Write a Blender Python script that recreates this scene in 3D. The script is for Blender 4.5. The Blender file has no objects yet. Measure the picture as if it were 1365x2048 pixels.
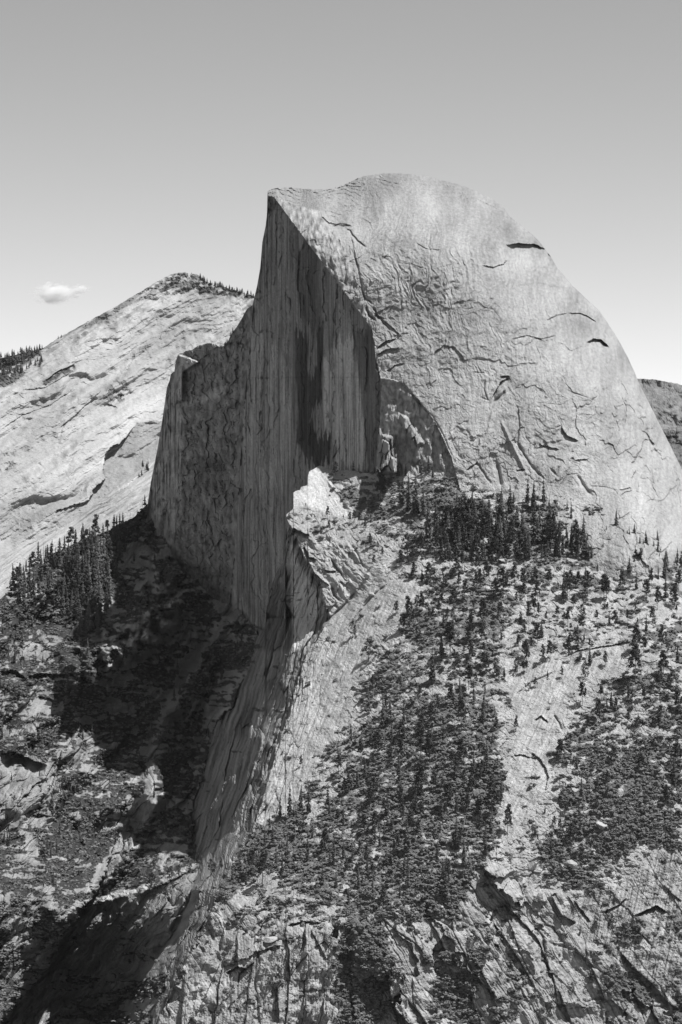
import bpy, math
import numpy as np
from mathutils import Vector

f32 = np.float32
# ------------------------------------------------------------------ picture geometry
FP, CX, CY = 5900.0, 682.5, 1024.0        # focal length and centre of the photograph, in its pixels
SUN_DIR = np.array([0.41, -0.07, 0.91]); SUN_DIR = SUN_DIR / np.linalg.norm(SUN_DIR)

def world(u, v, Y):
    """a sight line through photo point (u, v) followed out to depth Y metres"""
    u = np.asarray(u, dtype=np.float64); v = np.asarray(v, dtype=np.float64); Y = np.asarray(Y, dtype=np.float64)
    return np.stack([(u - CX) / FP * Y, Y, (CY - v) / FP * Y], axis=-1)

# ------------------------------------------------------------------ noise
_r = np.random.default_rng(11)
PERM = np.concatenate([_r.permutation(1024)] * 2).astype(np.int32)
_a = _r.random(1024) * 2 * np.pi
GX, GY = np.cos(_a).astype(f32), np.sin(_a).astype(f32)
RND = _r.random((1024, 4)).astype(f32)

def gn(x, y, s=0):
    x = np.asarray(x, f32) + f32(s * 17.37); y = np.asarray(y, f32) + f32(s * 5.91)
    xf = np.floor(x); yf = np.floor(y)
    xi = xf.astype(np.int32) & 1023; yi = yf.astype(np.int32) & 1023
    dx = x - xf; dy = y - yf
    def corner(ox, oy):
        h = PERM[PERM[(xi + ox) & 1023] + ((yi + oy) & 1023)]
        return GX[h] * (dx - ox) + GY[h] * (dy - oy)
    fu = dx * dx * dx * (dx * (dx * 6 - 15) + 10); fv = dy * dy * dy * (dy * (dy * 6 - 15) + 10)
    a = corner(0, 0); b = corner(1, 0); c = corner(0, 1); d = corner(1, 1)
    ab = a + fu * (b - a); cd = c + fu * (d - c)
    return (ab + fv * (cd - ab)) * f32(1.5)

def fbm(x, y, n=4, s=0, gain=0.5, lac=2.03):
    out = np.zeros(np.shape(x), f32); amp = 1.0; fr = 1.0
    for k in range(n):
        out += f32(amp) * gn(x * f32(fr), y * f32(fr), s + k * 3)
        amp *= gain; fr *= lac
    return out

def ridged(x, y, n=4, s=0, gain=0.5):
    out = np.zeros(np.shape(x), f32); amp = 1.0; fr = 1.0
    for k in range(n):
        out += f32(amp) * (1 - np.abs(gn(x * f32(fr), y * f32(fr), s + k * 3)) * 2)
        amp *= gain; fr *= 2.07
    return out

def facet(x, y, s=0, tilt=1.0, w=0.08):
    """fractured rock: every Voronoi cell has its own offset and tilt; second result is 1 in the cracks between cells"""
    x = np.asarray(x, f32) + f32(s * 7.77); y = np.asarray(y, f32) + f32(s * 3.31)
    xf = np.floor(x).astype(np.int32); yf = np.floor(y).astype(np.int32)
    F1 = np.full(x.shape, 99, f32); F2 = np.full(x.shape, 99, f32); off = np.zeros(x.shape, f32)
    for ox in (-1, 0, 1):
        for oy in (-1, 0, 1):
            cx = xf + ox; cy = yf + oy
            h = PERM[PERM[cx & 1023] + (cy & 1023)]
            r = RND[h]
            dx = x - (cx + r[..., 0]); dy = y - (cy + r[..., 1])
            d = dx * dx + dy * dy
            o = (r[..., 2] - 0.5) + f32(tilt) * ((r[..., 3] - 0.5) * dx + (RND[(h + 77) & 1023][..., 2] - 0.5) * dy)
            near = d < F1
            F2 = np.where(near, F1, np.minimum(F2, d)); off = np.where(near, o, off); F1 = np.where(near, d, F1)
    e = np.sqrt(F2) - np.sqrt(F1)
    return off, np.exp(-(e / f32(w)) ** 2)

def along(x, y, dx, dy):
    n = math.hypot(dx, dy); dx /= n; dy /= n
    return x * f32(dx) + y * f32(dy), -x * f32(dy) + y * f32(dx)

def sstep(a, b, x):
    t = np.clip((x - a) / (b - a), 0, 1); return t * t * (3 - 2 * t)

def strata(w, sharp=0.12):
    """saw-tooth shells: rises slowly over a layer, falls back at its edge"""
    fr = w - np.floor(w)
    return np.where(fr < sharp, fr / sharp, 1 - (fr - sharp) / (1 - sharp)).astype(f32)

# ------------------------------------------------------------------ traced shapes
def zo(ox, oy, sc, pts): return [(ox + a / sc, oy + b / sc) for a, b in pts]
ZA = lambda *p: zo(0, 300, 2.0, p)
ZB = lambda *p: zo(683, 300, 2.0, p)
ZC = lambda *p: zo(0, 900, 2.0, p)
ZD = lambda *p: zo(683, 900, 2.0, p)
ZE = lambda *p: zo(0, 1450, 2.0, p)
ZF = lambda *p: zo(683, 1450, 2.0, p)
H1 = lambda *p: zo(480, 360, 4.266, p)
H2 = lambda *p: zo(480, 660, 4.266, p)
H3 = lambda *p: zo(280, 660, 4.875, p)
H4 = lambda *p: zo(480, 920, 4.015, p)
H5 = lambda *p: zo(820, 960, 4.55, p)
H6 = lambda *p: zo(0, 1000, 4.55, p)
H7 = lambda *p: zo(0, 1640, 3.4125, p)
H8 = lambda *p: zo(1040, 1480, 4.2, p)

def inpoly(u, v, poly, feather=6.0):
    """soft mask of a traced area (1 inside)"""
    out = np.zeros(u.shape, f32)
    P = np.array(poly, f32)
    lo = P.min(0) - feather * 2; hi = P.max(0) + feather * 2
    sel = (u > lo[0]) & (u < hi[0]) & (v > lo[1]) & (v < hi[1])
    if not sel.any(): return out
    x = u[sel]; y = v[sel]
    d = np.full(x.shape, 1e9, f32); ins = np.zeros(x.shape, bool)
    n = len(P)
    for i in range(n):
        a = P[i]; b = P[(i + 1) % n]; e = b - a
        t = np.clip(((x - a[0]) * e[0] + (y - a[1]) * e[1]) / max(float(e @ e), 1e-6), 0, 1)
        d = np.minimum(d, (x - a[0] - t * e[0]) ** 2 + (y - a[1] - t * e[1]) ** 2)
        if a[1] != b[1]:
            ins ^= ((a[1] > y) != (b[1] > y)) & (x < (b[0] - a[0]) * (y - a[1]) / (b[1] - a[1]) + a[0])
    sd = np.where(ins, np.sqrt(d), -np.sqrt(d))
    out[sel] = sstep(-feather, feather, sd)
    return out

def stroke(u, v, D, pts, kind, h, w, wob=0.55):
    """carve a traced line into depth D. groove: a crack w px wide and h m deep.
    ledge: the rock below the line lies back h m (roof or arch), easing off over w px. riser: the rock left of a falling line lies back."""
    P = np.array(pts, f32); pad = w * 4 + 6
    lo = P.min(0) - pad; hi = P.max(0) + pad
    sel = (u > lo[0]) & (u < hi[0]) & (v > lo[1]) & (v < hi[1])
    if not sel.any(): return
    x = u[sel] + f32(wob) * gn(u[sel] / 9, v[sel] / 9, 5) * 2; y = v[sel] + f32(wob) * gn(u[sel] / 9, v[sel] / 9, 8) * 2
    d2 = np.full(x.shape, 1e9, f32); sg = np.zeros(x.shape, f32); tt = np.zeros(x.shape, f32)
    n = len(P) - 1
    for i in range(n):
        a = P[i]; e = P[i + 1] - a
        L2 = max(float(e @ e), 1e-6)
        t = np.clip(((x - a[0]) * e[0] + (y - a[1]) * e[1]) / L2, 0, 1)
        q = (x - a[0] - t * e[0]) ** 2 + (y - a[1] - t * e[1]) ** 2
        s = e[0] * (y - a[1]) - e[1] * (x - a[0])
        m = q < d2
        d2 = np.where(m, q, d2); sg = np.where(m, s, sg); tt = np.where(m, (i + t) / n, tt)
    d = np.sqrt(d2)
    fade = np.clip(tt / 0.12, 0, 1) * np.clip((1 - tt) / 0.12, 0, 1)
    fade = np.where(d > 1.5 * w, 0, 1) * 0 + fade
    if kind == 'groove':
        D[sel] += f32(h) * np.exp(-(d / f32(w)) ** 2) * (0.35 + 0.65 * fade)
    else:                       # positive side of a left-to-right line is below it
        D[sel] += np.where(sg > 0, f32(h) * np.exp(-(d / f32(w)) ** 1.5) * fade, f32(-0.25 * h) * np.exp(-(d / f32(w * 0.7)) ** 2) * fade)

def tps(ctrl, lam=1e-3):
    """smooth sheet through (u, v, depth) points"""
    C = np.array(ctrl, np.float64); P = C[:, :2] / 500.0; n = len(P)
    def U(r2): return 0.5 * r2 * np.log(r2 + 1e-12)
    K = U(((P[:, None] - P[None]) ** 2).sum(-1)) + lam * np.eye(n)
    A = np.zeros((n + 3, n + 3)); A[:n, :n] = K; A[:n, n] = 1; A[:n, n + 1:] = P; A[n, :n] = 1; A[n + 1:, :n] = P.T
    w = np.linalg.solve(A, np.concatenate([C[:, 2], [0, 0, 0]])).astype(f32)
    P32 = P.astype(f32)
    def ev(u, v):
        x = u.astype(f32) / 500; y = v.astype(f32) / 500
        out = w[n] + w[n + 1] * x + w[n + 2] * y
        for i in range(n):
            r2 = (x - P32[i, 0]) ** 2 + (y - P32[i, 1]) ** 2
            out += w[i] * 0.5 * r2 * np.log(r2 + f32(1e-12))
        return out
    return ev

def poly_f(pts):
    """a traced line as u(v) (points top to bottom)"""
    p = sorted(pts, key=lambda q: q[1]); return lambda v: np.interp(v, [q[1] for q in p], [q[0] for q in p]).astype(f32)
def poly_t(pts):
    """a traced skyline as v(u)"""
    p = sorted(pts, key=lambda q: q[0]); return lambda u: np.interp(u, [q[0] for q in p], [q[1] for q in p]).astype(f32)

class Grid:
    """columns under a traced skyline: u per column, rows from the skyline down to v = bottom"""
    def __init__(s, cols, top, bottom, rows, rough=1.0, seed=1):
        s.cols = np.asarray(cols, f32); s.top = top(s.cols) + f32(rough) * fbm(s.cols / 7, s.cols * 0, 3, seed)
        s.bot = np.full(s.cols.shape, bottom, f32) if np.isscalar(bottom) else bottom(s.cols)
        s.t = np.linspace(0, 1, rows).astype(f32)
        s.u = np.repeat(s.cols[:, None], rows, 1)
        s.v = s.top[:, None] + (s.bot - s.top)[:, None] * s.t[None]
        s.Y = None; s.alb = None
    def at(s, u, v):
        """world point of the finished ground at photo point (u, v)"""
        u = np.atleast_1d(np.asarray(u, np.float64)); v = np.atleast_1d(np.asarray(v, np.float64))
        i = np.clip(np.searchsorted(s.cols, u) - 1, 0, len(s.cols) - 2); fu = (u - s.cols[i]) / (s.cols[i + 1] - s.cols[i])
        tp = s.top[i] * (1 - fu) + s.top[i + 1] * fu; bt = s.bot[i] * (1 - fu) + s.bot[i + 1] * fu
        t = np.clip((v - tp) / (bt - tp), 0, 0.9999) * (len(s.t) - 1); j = t.astype(int); fv = t - j
        Y = (s.Y[i, j] * (1 - fu) + s.Y[i + 1, j] * fu) * (1 - fv) + (s.Y[i, j + 1] * (1 - fu) + s.Y[i + 1, j + 1] * fu) * fv
        return world(u, np.maximum(v, tp), Y)

def link_mesh(name, co, quads, mat, attrs=None, parent=None, tris=False, smooth=False):
    me = bpy.data.meshes.new(name)
    k = 3 if tris else 4
    me.vertices.add(len(co)); me.vertices.foreach_set('co', np.ascontiguousarray(co, f32).ravel())
    q = np.ascontiguousarray(quads, np.int32)
    me.loops.add(q.size); me.loops.foreach_set('vertex_index', q.ravel())
    me.polygons.add(len(q)); me.polygons.foreach_set('loop_start', np.arange(0, q.size, k, dtype=np.int32))
    me.update(calc_edges=True)
    me.polygons.foreach_set('use_smooth', np.full(len(q), smooth, bool))
    for an, av in (attrs or {}).items():
        a = me.attributes.new(an, 'FLOAT', 'POINT'); a.data.foreach_set('value', np.ascontiguousarray(av, f32).ravel())
    me.materials.append(mat)
    o = bpy.data.objects.new(name, me); bpy.context.scene.collection.objects.link(o)
    if parent is not None: o.parent = parent
    return o

def build_relief(name, g, mat, back=(12, 45, 120, 260, 480), drop=(1, 10, 60, 190, 420)):
    """the finished relief as a solid land mass: front surface, rounded back side behind the skyline, skirt down to the valley floor"""
    front = world(g.u, g.v, g.Y)                                   # cols x rows x 3
    bk = []
    for b, d in zip(back, drop):
        p = world(g.cols, g.top, g.Y[:, 0] + b); p[:, 2] = front[:, 0, 2] - d; bk.append(p)
    low = front[:, -1].copy(); low[:, 2] = -1250
    low2 = bk[-1].copy(); low2[:, 2] = -1250; low2[:, 1] += 200
    full = np.concatenate([low2[:, None]] + [p[:, None] for p in bk[::-1]] + [front, low[:, None]], 1)
    nc, nr = full.shape[:2]
    pre = len(bk) + 1
    alb = np.concatenate([np.repeat(g.alb[:, :1], pre, 1), g.alb, g.alb[:, -1:]], 1)
    idx = np.arange(nc * nr, dtype=np.int32).reshape(nc, nr)
    q = np.stack([idx[:-1, :-1], idx[:-1, 1:], idx[1:, 1:], idx[1:, :-1]], -1).reshape(-1, 4)
    o = link_mesh(name, full.reshape(-1, 3), q, mat, {'tone': alb})
    o['kind'] = 'structure'
    return o

def cols_of(*spans):
    return np.concatenate([np.arange(a, b, st, dtype=f32) for a, b, st in spans])

# ------------------------------------------------------------------ materials
def rock_material(name, grain=0.10, scale=0.25, bump=0.6, rough=0.92):
    """granite: the tone attribute (mineral stains, soil, lichen, some painted light and shade) times fine mineral grain, with small bumps"""
    m = bpy.data.materials.new(name); m.use_nodes = True; nt = m.node_tree; nt.nodes.clear()
    N = nt.nodes.new; L = nt.links.new
    out = N('ShaderNodeOutputMaterial'); b = N('ShaderNodeBsdfPrincipled'); L(b.outputs[0], out.inputs[0])
    b.inputs['Roughness'].default_value = rough; b.inputs['Specular IOR Level'].default_value = 0.12
    at = N('ShaderNodeAttribute'); at.attribute_name = 'tone'
    ge = N('ShaderNodeNewGeometry')
    n1 = N('ShaderNodeTexNoise'); n1.inputs['Scale'].default_value = scale; n1.inputs['Detail'].default_value = 6; n1.inputs['Roughness'].default_value = 0.7
    L(ge.outputs['Position'], n1.inputs['Vector'])
    mr = N('ShaderNodeMapRange'); mr.inputs['From Min'].default_value = 0.25; mr.inputs['From Max'].default_value = 0.75
    mr.inputs['To Min'].default_value = 1 - grain * 2.2; mr.inputs['To Max'].default_value = 1 + grain * 2.2
    L(n1.outputs['Fac'], mr.inputs['Value'])
    mu = N('ShaderNodeMath'); mu.operation = 'MULTIPLY'; L(at.outputs['Fac'], mu.inputs[0]); L(mr.outputs[0], mu.inputs[1])
    cc = N('ShaderNodeCombineColor')
    for k in range(3): L(mu.outputs[0], cc.inputs[k])
    L(cc.outputs[0], b.inputs['Base Color'])
    n2 = N('ShaderNodeTexNoise'); n2.inputs['Scale'].default_value = scale * 2.2; n2.inputs['Detail'].default_value = 5; n2.inputs['Roughness'].default_value = 0.65
    L(ge.outputs['Position'], n2.inputs['Vector'])
    bp = N('ShaderNodeBump'); bp.inputs['Strength'].default_value = bump; bp.inputs['Distance'].default_value = 1.6
    L(n2.outputs['Fac'], bp.inputs['Height']); L(bp.outputs[0], b.inputs['Normal'])
    return m

def plain_material(name, val, var=0.35, scale=0.4, rough=0.9, backlit=0.0):
    m = bpy.data.materials.new(name); m.use_nodes = True; nt = m.node_tree
    b = nt.nodes['Principled BSDF']; b.inputs['Roughness'].default_value = rough; b.inputs['Specular IOR Level'].default_value = 0.1
    ge = nt.nodes.new('ShaderNodeNewGeometry'); n = nt.nodes.new('ShaderNodeTexNoise')
    n.inputs['Scale'].default_value = scale; n.inputs['Detail'].default_value = 4
    nt.links.new(ge.outputs['Position'], n.inputs['Vector'])
    r = nt.nodes.new('ShaderNodeValToRGB'); e = r.color_ramp.elements
    lo, hi = val * (1 - var), val * (1 + var)
    e[0].position = 0.3; e[1].position = 0.7; e[0].color = (lo, lo, lo, 1); e[1].color = (hi, hi, hi, 1)
    nt.links.new(n.outputs['Fac'], r.inputs['Fac']); nt.links.new(r.outputs[0], b.inputs['Base Color'])
    return m

M_DOME = rock_material('pale_granite', 0.15, 0.30, 1.0)
M_FRONT = rock_material('weathered_granite', 0.18, 0.34, 1.0)
M_FAR = rock_material('distant_granite', 0.10, 0.12, 0.6)
M_HILL = rock_material('far_forest_floor', 0.3, 0.05, 0.8)
# ------------------------------------------------------------------ granite dome with its sheer face and shoulder
AR = poly_f([(537, 380), (537, 392), (567, 400), (590, 411), (635, 420), (650, 442), (670, 470), (683, 485), (698, 515), (710, 550), (723, 585),
             (733, 615), (745, 660), (750, 700), (758, 740), (763, 755), (790, 760), (808, 768), (838, 800), (868, 840), (888, 880), (903, 915), (915, 957), (925, 1000), (935, 1300)])
FR = poly_f([(537, 380), (745, 660), (750, 700), (758, 740), (763, 770), (760, 850), (752, 940), (750, 1300)])          # right edge of the sheer face
CR = poly_f([(535, 400), (513, 575), (507, 615), (503, 660), (500, 700), (492, 780), (486, 860), (480, 950), (474, 1050), (466, 1150), (455, 1250), (450, 1400)])   # left edge of the sheer face
D_TOP = [(270, 1240), (290, 1060), (297, 1000), (302, 965), (315, 900), (325, 840), (332, 792), (334, 776), (340, 760), (342, 748), (350, 743), (351, 725), (354, 716), (357, 708), (367, 706),
         (371, 702), (385, 699), (400, 690), (412, 688), (420, 686), (432, 689), (440, 694), (452, 691), (465, 665), (475, 652), (485, 635), (495, 617), (505, 611), (509, 595), (515, 570), (521, 535), (525, 485),
         (532, 450), (534.5, 427), (535, 407), (535.6, 383), (539, 380), (550, 377), (562, 375), (575, 375), (625, 379), (665, 378), (683, 373), (708, 360), (733, 351), (768, 347), (803, 347), (848, 351), (883, 360), (923, 370),
         (953, 382), (983, 397), (1008, 414), (1018, 430), (1025, 437), (1043, 450), (1063, 467), (1083, 487), (1103, 515), (1113, 532), (1128, 550), (1148, 574), (1173, 597), (1198, 620), (1213, 642),
         (1233, 672), (1253, 709), (1268, 740), (1278, 765), (1298, 805), (1323, 855), (1348, 905), (1365, 940), (1420, 1060), (1500, 1260), (1560, 1400)]
gD = Grid(cols_of((272, 300, 1.5), (300, 345, 0.9), (345, 500, 1.4), (500, 541, 0.45), (541, 1365, 1.45), (1365, 1560, 6)), poly_t(D_TOP), 1420.0, 640, 0.9, 3)
u, v = gD.u, gD.v
dome = tps([(640, 940, 3975), (760, 940, 3915), (900, 955, 3868), (1000, 1000, 3845), (1170, 1005, 3835), (1365, 1095, 3800), (900, 1300, 3760), (1300, 1300, 3740), (600, 1300, 3960),
            (760, 760, 3990), (900, 760, 3955), (1050, 760, 3950), (1170, 760, 3985), (1262, 770, 4075), (720, 580, 4065), (850, 580, 4045), (1000, 580, 4060), (1110, 600, 4125),
            (690, 480, 4115), (850, 450, 4150), (1000, 460, 4195), (635, 420, 4185), (567, 402, 4275), (537, 394, 4310), (600, 379, 4350), (683, 385, 4330), (768, 360, 4360), (848, 364, 4370), (923, 385, 4355),
            (1008, 428, 4310), (1083, 500, 4270), (1173, 612, 4205), (1253, 725, 4150), (1323, 870, 4080), (1365, 950, 4030), (1420, 1080, 3990), (1540, 1400, 3900), (450, 700, 4300), (300, 1000, 4400)])
Yd = dome(u, v)
edge = v - gD.top[:, None]
Yd = Yd + 70 * np.exp(-np.maximum(edge, 0) / 9.0) * sstep(690, 800, u)           # the dome rounds away at its skyline
xa = AR(v)
Yf = 3985 + 1.62 * (763 - u) + 0.10 * (755 - v)
xr_ = FR(v)
rowv = np.arange(340, 1425, 2, dtype=f32)
off = dome(AR(rowv), rowv) - (3985 + 1.62 * (763 - AR(rowv)) + 0.10 * (755 - rowv))
off = np.where(rowv > 755, np.interp(755, rowv, off), off)
Yface = Yf + np.interp(v, rowv, off).astype(f32) + 4
alc = sstep(752, 775, v)                                                          # alcove under the curved shell
Yal = Yd + (6 + 0.22 * np.maximum(xa - u, 0)) * alc
Y = np.where(u > xa, Yd, np.where(u > xr_, Yal, np.maximum(Yface, Yd)))
back_step = np.maximum(CR(v) - u, 0)
Y = Y + 38 * sstep(0, 9, back_step) + 0.25 * back_step                           # the rough shoulder lies farther back
x, y = u * f32(0.66), v * f32(0.66)
isface = (u < xr_) & (u < xa); isshould = u < CR(v); isalc = (u < xa) & (u >= xr_)
isdome = ~(isface | isalc)
D = np.zeros(u.shape, f32); T = np.full(u.shape, 0.33, f32)
# -- dome
wx = fbm(x / 45, y / 45, 4, 21); wy = fbm(x / 45, y / 45, 4, 31)
r = np.sqrt(((u - 930) * 0.75) ** 2 + ((v - 1080)) ** 2)
shell = strata(-r / 52 + wx * 0.5 + 0.5 * fbm(x / 120, y / 120, 2, 23), 0.04)
patch = sstep(0.0, 0.35, fbm(x / 130, y / 60, 2, 41))
dd = 3.4 * wx + 5.0 * fbm(x / 110, y / 90, 2, 33) + 2.0 * shell * patch
low = sstep(620, 860, v)
fo, gr = facet(x / 34 + wx * 0.5, y / 48 + wy * 0.5, 2, 1.3, 0.05)
dd += (0.7 + 2.6 * low) * fo + gr * (0.1 + 0.5 * low) * sstep(-0.05, 0.35, fbm(x / 50, y / 50, 3, 79))
fo2, gr2 = facet(x / 11 + wx * 1.2, y / 15 + wy * 1.2, 6, 1.0, 0.07)
dd += (0.55 + 0.9 * low * sstep(-0.1, 0.4, fbm(x / 70, y / 70, 2, 77))) * fo2 + gr2 * 0.4 * sstep(0.0, 0.4, fbm(x / 60, y / 60, 2, 78))
flute = fbm(x / 7 + wx * 2.2, y / 60, 3, 51)
dd += flute * (1.25 * (1 - low) + 0.6) + 0.35 * fbm(x / 2.8 + 1.2 * wx, y / 34, 3, 53)
dd += 0.6 * strata(-r / 14 + wx * 0.9 + 0.7 * fbm(x / 30, y / 30, 2, 54), 0.1) * sstep(-0.1, 0.35, fbm(x / 50, y / 35, 3, 55))
dd += fbm(x / 9, y / 7, 4, 61) * 0.7 + 0.35 * fbm(x / 2.4, y / 2.0, 2, 63) + 0.7 * (strata(y / 14 + wx * 1.7 + fbm(x / 18, y / 18, 2, 64) * 0.6, 0.06)) * sstep(0.2, 0.5, fbm(x / 40, y / 30, 3, 66))
rip = inpoly(u, v, [(740, 440), (900, 400), (940, 520), (930, 640), (800, 620), (740, 560)], 30)
dd += rip * 1.5 * (np.abs(gn(x / 8 + wx * 2.5, y / 38 + wy, 71)) * 2 - 0.6)
crown = np.maximum(1 - sstep(12, 75, edge), inpoly(u, v, [(537, 375), (690, 370), (780, 380), (760, 440), (690, 470), (640, 425), (540, 400)], 10)) * (v < 560) * (1 - sstep(1000, 1100, u))
fo3, gr3 = facet(x / 16 + wx, y / 5 - x / 40 + wy * 0.6, 9, 0.9, 0.09)
dd += crown * np.where(edge < 60, 1, 0.4) * (1 + 3.0 * np.exp(-np.maximum(edge, 0) / 22)) * (0.7 * fo3 + 0.6 * gr3 + 1.9 * strata(y / 6 + x / 60 + wx * 1.6, 0.1) + 0.9 * fbm(x / 6, y / 2.2, 3, 94))
scal = inpoly(u, v, H1((560, 215), (700, 190), (1080, 180), (1110, 250), (960, 400), (900, 480), (700, 300)), 5)
a_, b_ = along(x, y, 1, 0.32)
dd += scal * 1.7 * strata(b_ / 6.5 + fbm(x / 40, y / 22, 3, 91) * 0.9, 0.12)
rim = np.exp(-np.maximum(u - xa, 0) / 13) * sstep(500, 600, v) * (v < 790)
fo4, gr4 = facet(x / 9, y / 16 + x / 30, 12, 1.0, 0.09)
dd += rim * (3.5 * (fo4 + 0.3) + 1.5 * gr4)
D += np.where(isdome, dd, 0)
T = np.where(isdome, 0.30 * (1 + 0.24 * fbm(x / 40, y / 55, 4, 101) + 0.15 * fbm(x / 4.5 + 1.5 * wx, y / 60, 3, 111) * (0.4 + 0.6 * sstep(420, 520, v)) + 0.15 * fbm(x / 3.5, y / 3.5, 3, 113) - 0.16 * crown) + 0.035 * low, T)
# -- sheer face
sx_ = x / 5.0 + 0.25 * wx
ff = 7.0 * fbm(x / 11 + 0.3 * wx, y / 150, 3, 121) + 2.0 * fbm(x / 3.2, y / 45, 3, 131) + 1.3 * fbm(x / 2.6, y / 7, 3, 141)
fo5, gr5 = facet(x / 9 + 0.4 * wx, y / 60 + wy, 15, 1.2, 0.08)
ff += 4.0 * fo5 + 0.9 * gr5 + 3 * facet(x / 22 + 0.3 * wx, y / 75 + 0.4 * wy, 16, 1.4, 0.05)[0]
D += np.where(isface & ~isshould, ff, 0)
st = fbm(x / 3.0, y / 160 + 0.2 * wx, 4, 151); st2 = fbm(x / 9 + .3 * wx, y / 110, 3, 161); st3 = fbm(x / 2.0, y / 16, 3, 171)
tf = (1 - 0.38 * sstep(0.12, 0.3, fbm(x / 1.7, y / 230, 3, 175))) * 0.29 * (1 + 0.26 * st + 0.30 * st2 + 0.16 * st3)
jag = 7 * gn(x / 2.2, y / 30, 181)
uj, vj = u + 3.5 * gn(x / 3, y / 50, 183), v + 26 * gn(x / 2.5, y / 200, 185)
def stain_and_shading(poly, k, fe=4.0):
    global tf
    tf = tf * (1 + (k - 1) * inpoly(uj, vj, poly, fe))
stain_and_shading(H1((520, 300), (690, 300), (700, 480), (690, 900), (720, 1290), (560, 1290), (470, 820), (500, 640), (560, 500)), 0.50, 5)
stain_and_shading(H2((470, 0), (710, 0), (715, 220), (690, 380), (700, 600), (640, 640), (600, 760), (660, 880), (790, 900), (770, 1140), (560, 1140), (480, 1000), (500, 700), (470, 400)), 0.26, 2.5)
stain_and_shading(H2((570, 0), (650, 0), (665, 330), (620, 420), (585, 330)), 3.4, 1.5)
stain_and_shading(H2((700, 240), (980, 0), (1020, 500), (1060, 900), (1095, 1220), (790, 1150), (850, 1000), (740, 880), (700, 640)), 1.75, 2.5)
stain_and_shading(H2((960, 0), (1160, 0), (1210, 500), (1230, 850), (1140, 1200), (1095, 1150), (1030, 560)), 0.55, 3)
stain_and_shading(H2((100, 100), (330, 100), (440, 700), (400, 1360), (60, 1360), (60, 700)), 1.3, 8)
stain_and_shading(H1((250, 120), (400, 170), (700, 290), (640, 330), (420, 230), (250, 190)), 0.45, 3)  # darker strip just below the summit rim
stain_and_shading([(700, 480), (745, 640), (752, 700), (725, 700), (690, 560)], 0.8, 4)
stain_and_shading([(330, 1130), (440, 1200), (520, 1260), (560, 1150), (600, 1000), (480, 1000)], 1.12, 12)
stain_and_shading([(335, 1085), (350, 1095), (380, 1135), (430, 1170), (470, 1185), (500, 1225), (535, 1260), (560, 1300), (480, 1300), (300, 1120)], 1.55, 7)  # sunlit edges at the face's foot, painted as a lighter band
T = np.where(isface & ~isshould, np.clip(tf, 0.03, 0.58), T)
# -- shoulder
ws = fbm(x / 14, y / 14, 3, 191)
fo6, gr6 = facet(x / 8 + ws * 0.5, y / 22 + wy, 18, 1.3, 0.1)
fo7, gr7 = facet(x / 4.2 + ws, y / 7 + ws, 22, 1.2, 0.12)
vert = inpoly(u, v, [(290, 1100), (300, 960), (325, 800), (352, 740), (366, 715), (366, 900), (350, 1120)], 6)
ss = 10 * fo6 + 1.8 * gr6 + 5 * fo7 + 0.8 * gr7 + 8 * fbm(x / 20, y / 30, 3, 201)
ss = ss * (1 - 0.75 * vert) + vert * (7 * fbm(x / 3.5, y / 80, 3, 211) + 3 * fo5)
D += np.where(isshould, ss, 0)
ts = 0.245 * (1 + 0.55 * fbm(x / 5, y / 16, 4, 221) + 0.35 * fo7) * (1 + 0.5 * vert)
ts = ts * (1 + 0.6 * inpoly(u, v, H3((440, 740), (830, 520), (840, 620), (600, 720)), 6)) * (1 - 0.35 * inpoly(u, v, H3((560, 1220), (860, 1250), (830, 1600), (540, 1500)), 8))
ts = ts * (1 + 0.9 * inpoly(u, v, H3((385, 250), (440, 260), (580, 310), (440, 390), (410, 330)), 3))  # lit top of the corner block painted lighter
T = np.where(isshould, np.clip(ts, 0.05, 0.5), T)
# a flat block stands at the shoulder's corner and catches the light
D -= 26 * inpoly(u, v, H3((375, 240), (440, 255), (580, 310), (500, 360), (420, 420), (420, 700), (355, 700), (350, 360)), 2.5)
# -- alcove
D += np.where(isalc, 6 * fbm(x / 12, y / 26, 3, 231) + 3 * fo4 + 0.8 * gr4, 0)
T = np.where(isalc, 0.30 * (1 + 0.5 * fbm(x / 5, y / 9, 3, 241)), T)
for pl, hgt in (([(781, 872), (790, 870), (794, 900), (795, 945), (757, 950), (755, 915), (768, 905), (772, 884)], 22), (ZB((240, 1060), (262, 1070), (322, 1170), (300, 1190), (255, 1135)), 22), (ZB((165, 1140), (205, 1150), (215, 1290), (150, 1290), (150, 1200)), 30)):
    mk = inpoly(u, v, pl, 3); D -= hgt * mk * (1 + 0.8 * fo4) - 6 * mk * gr4; T = T * (1 - mk) + 0.27 * mk * (1 + 0.6 * fo4)
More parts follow.
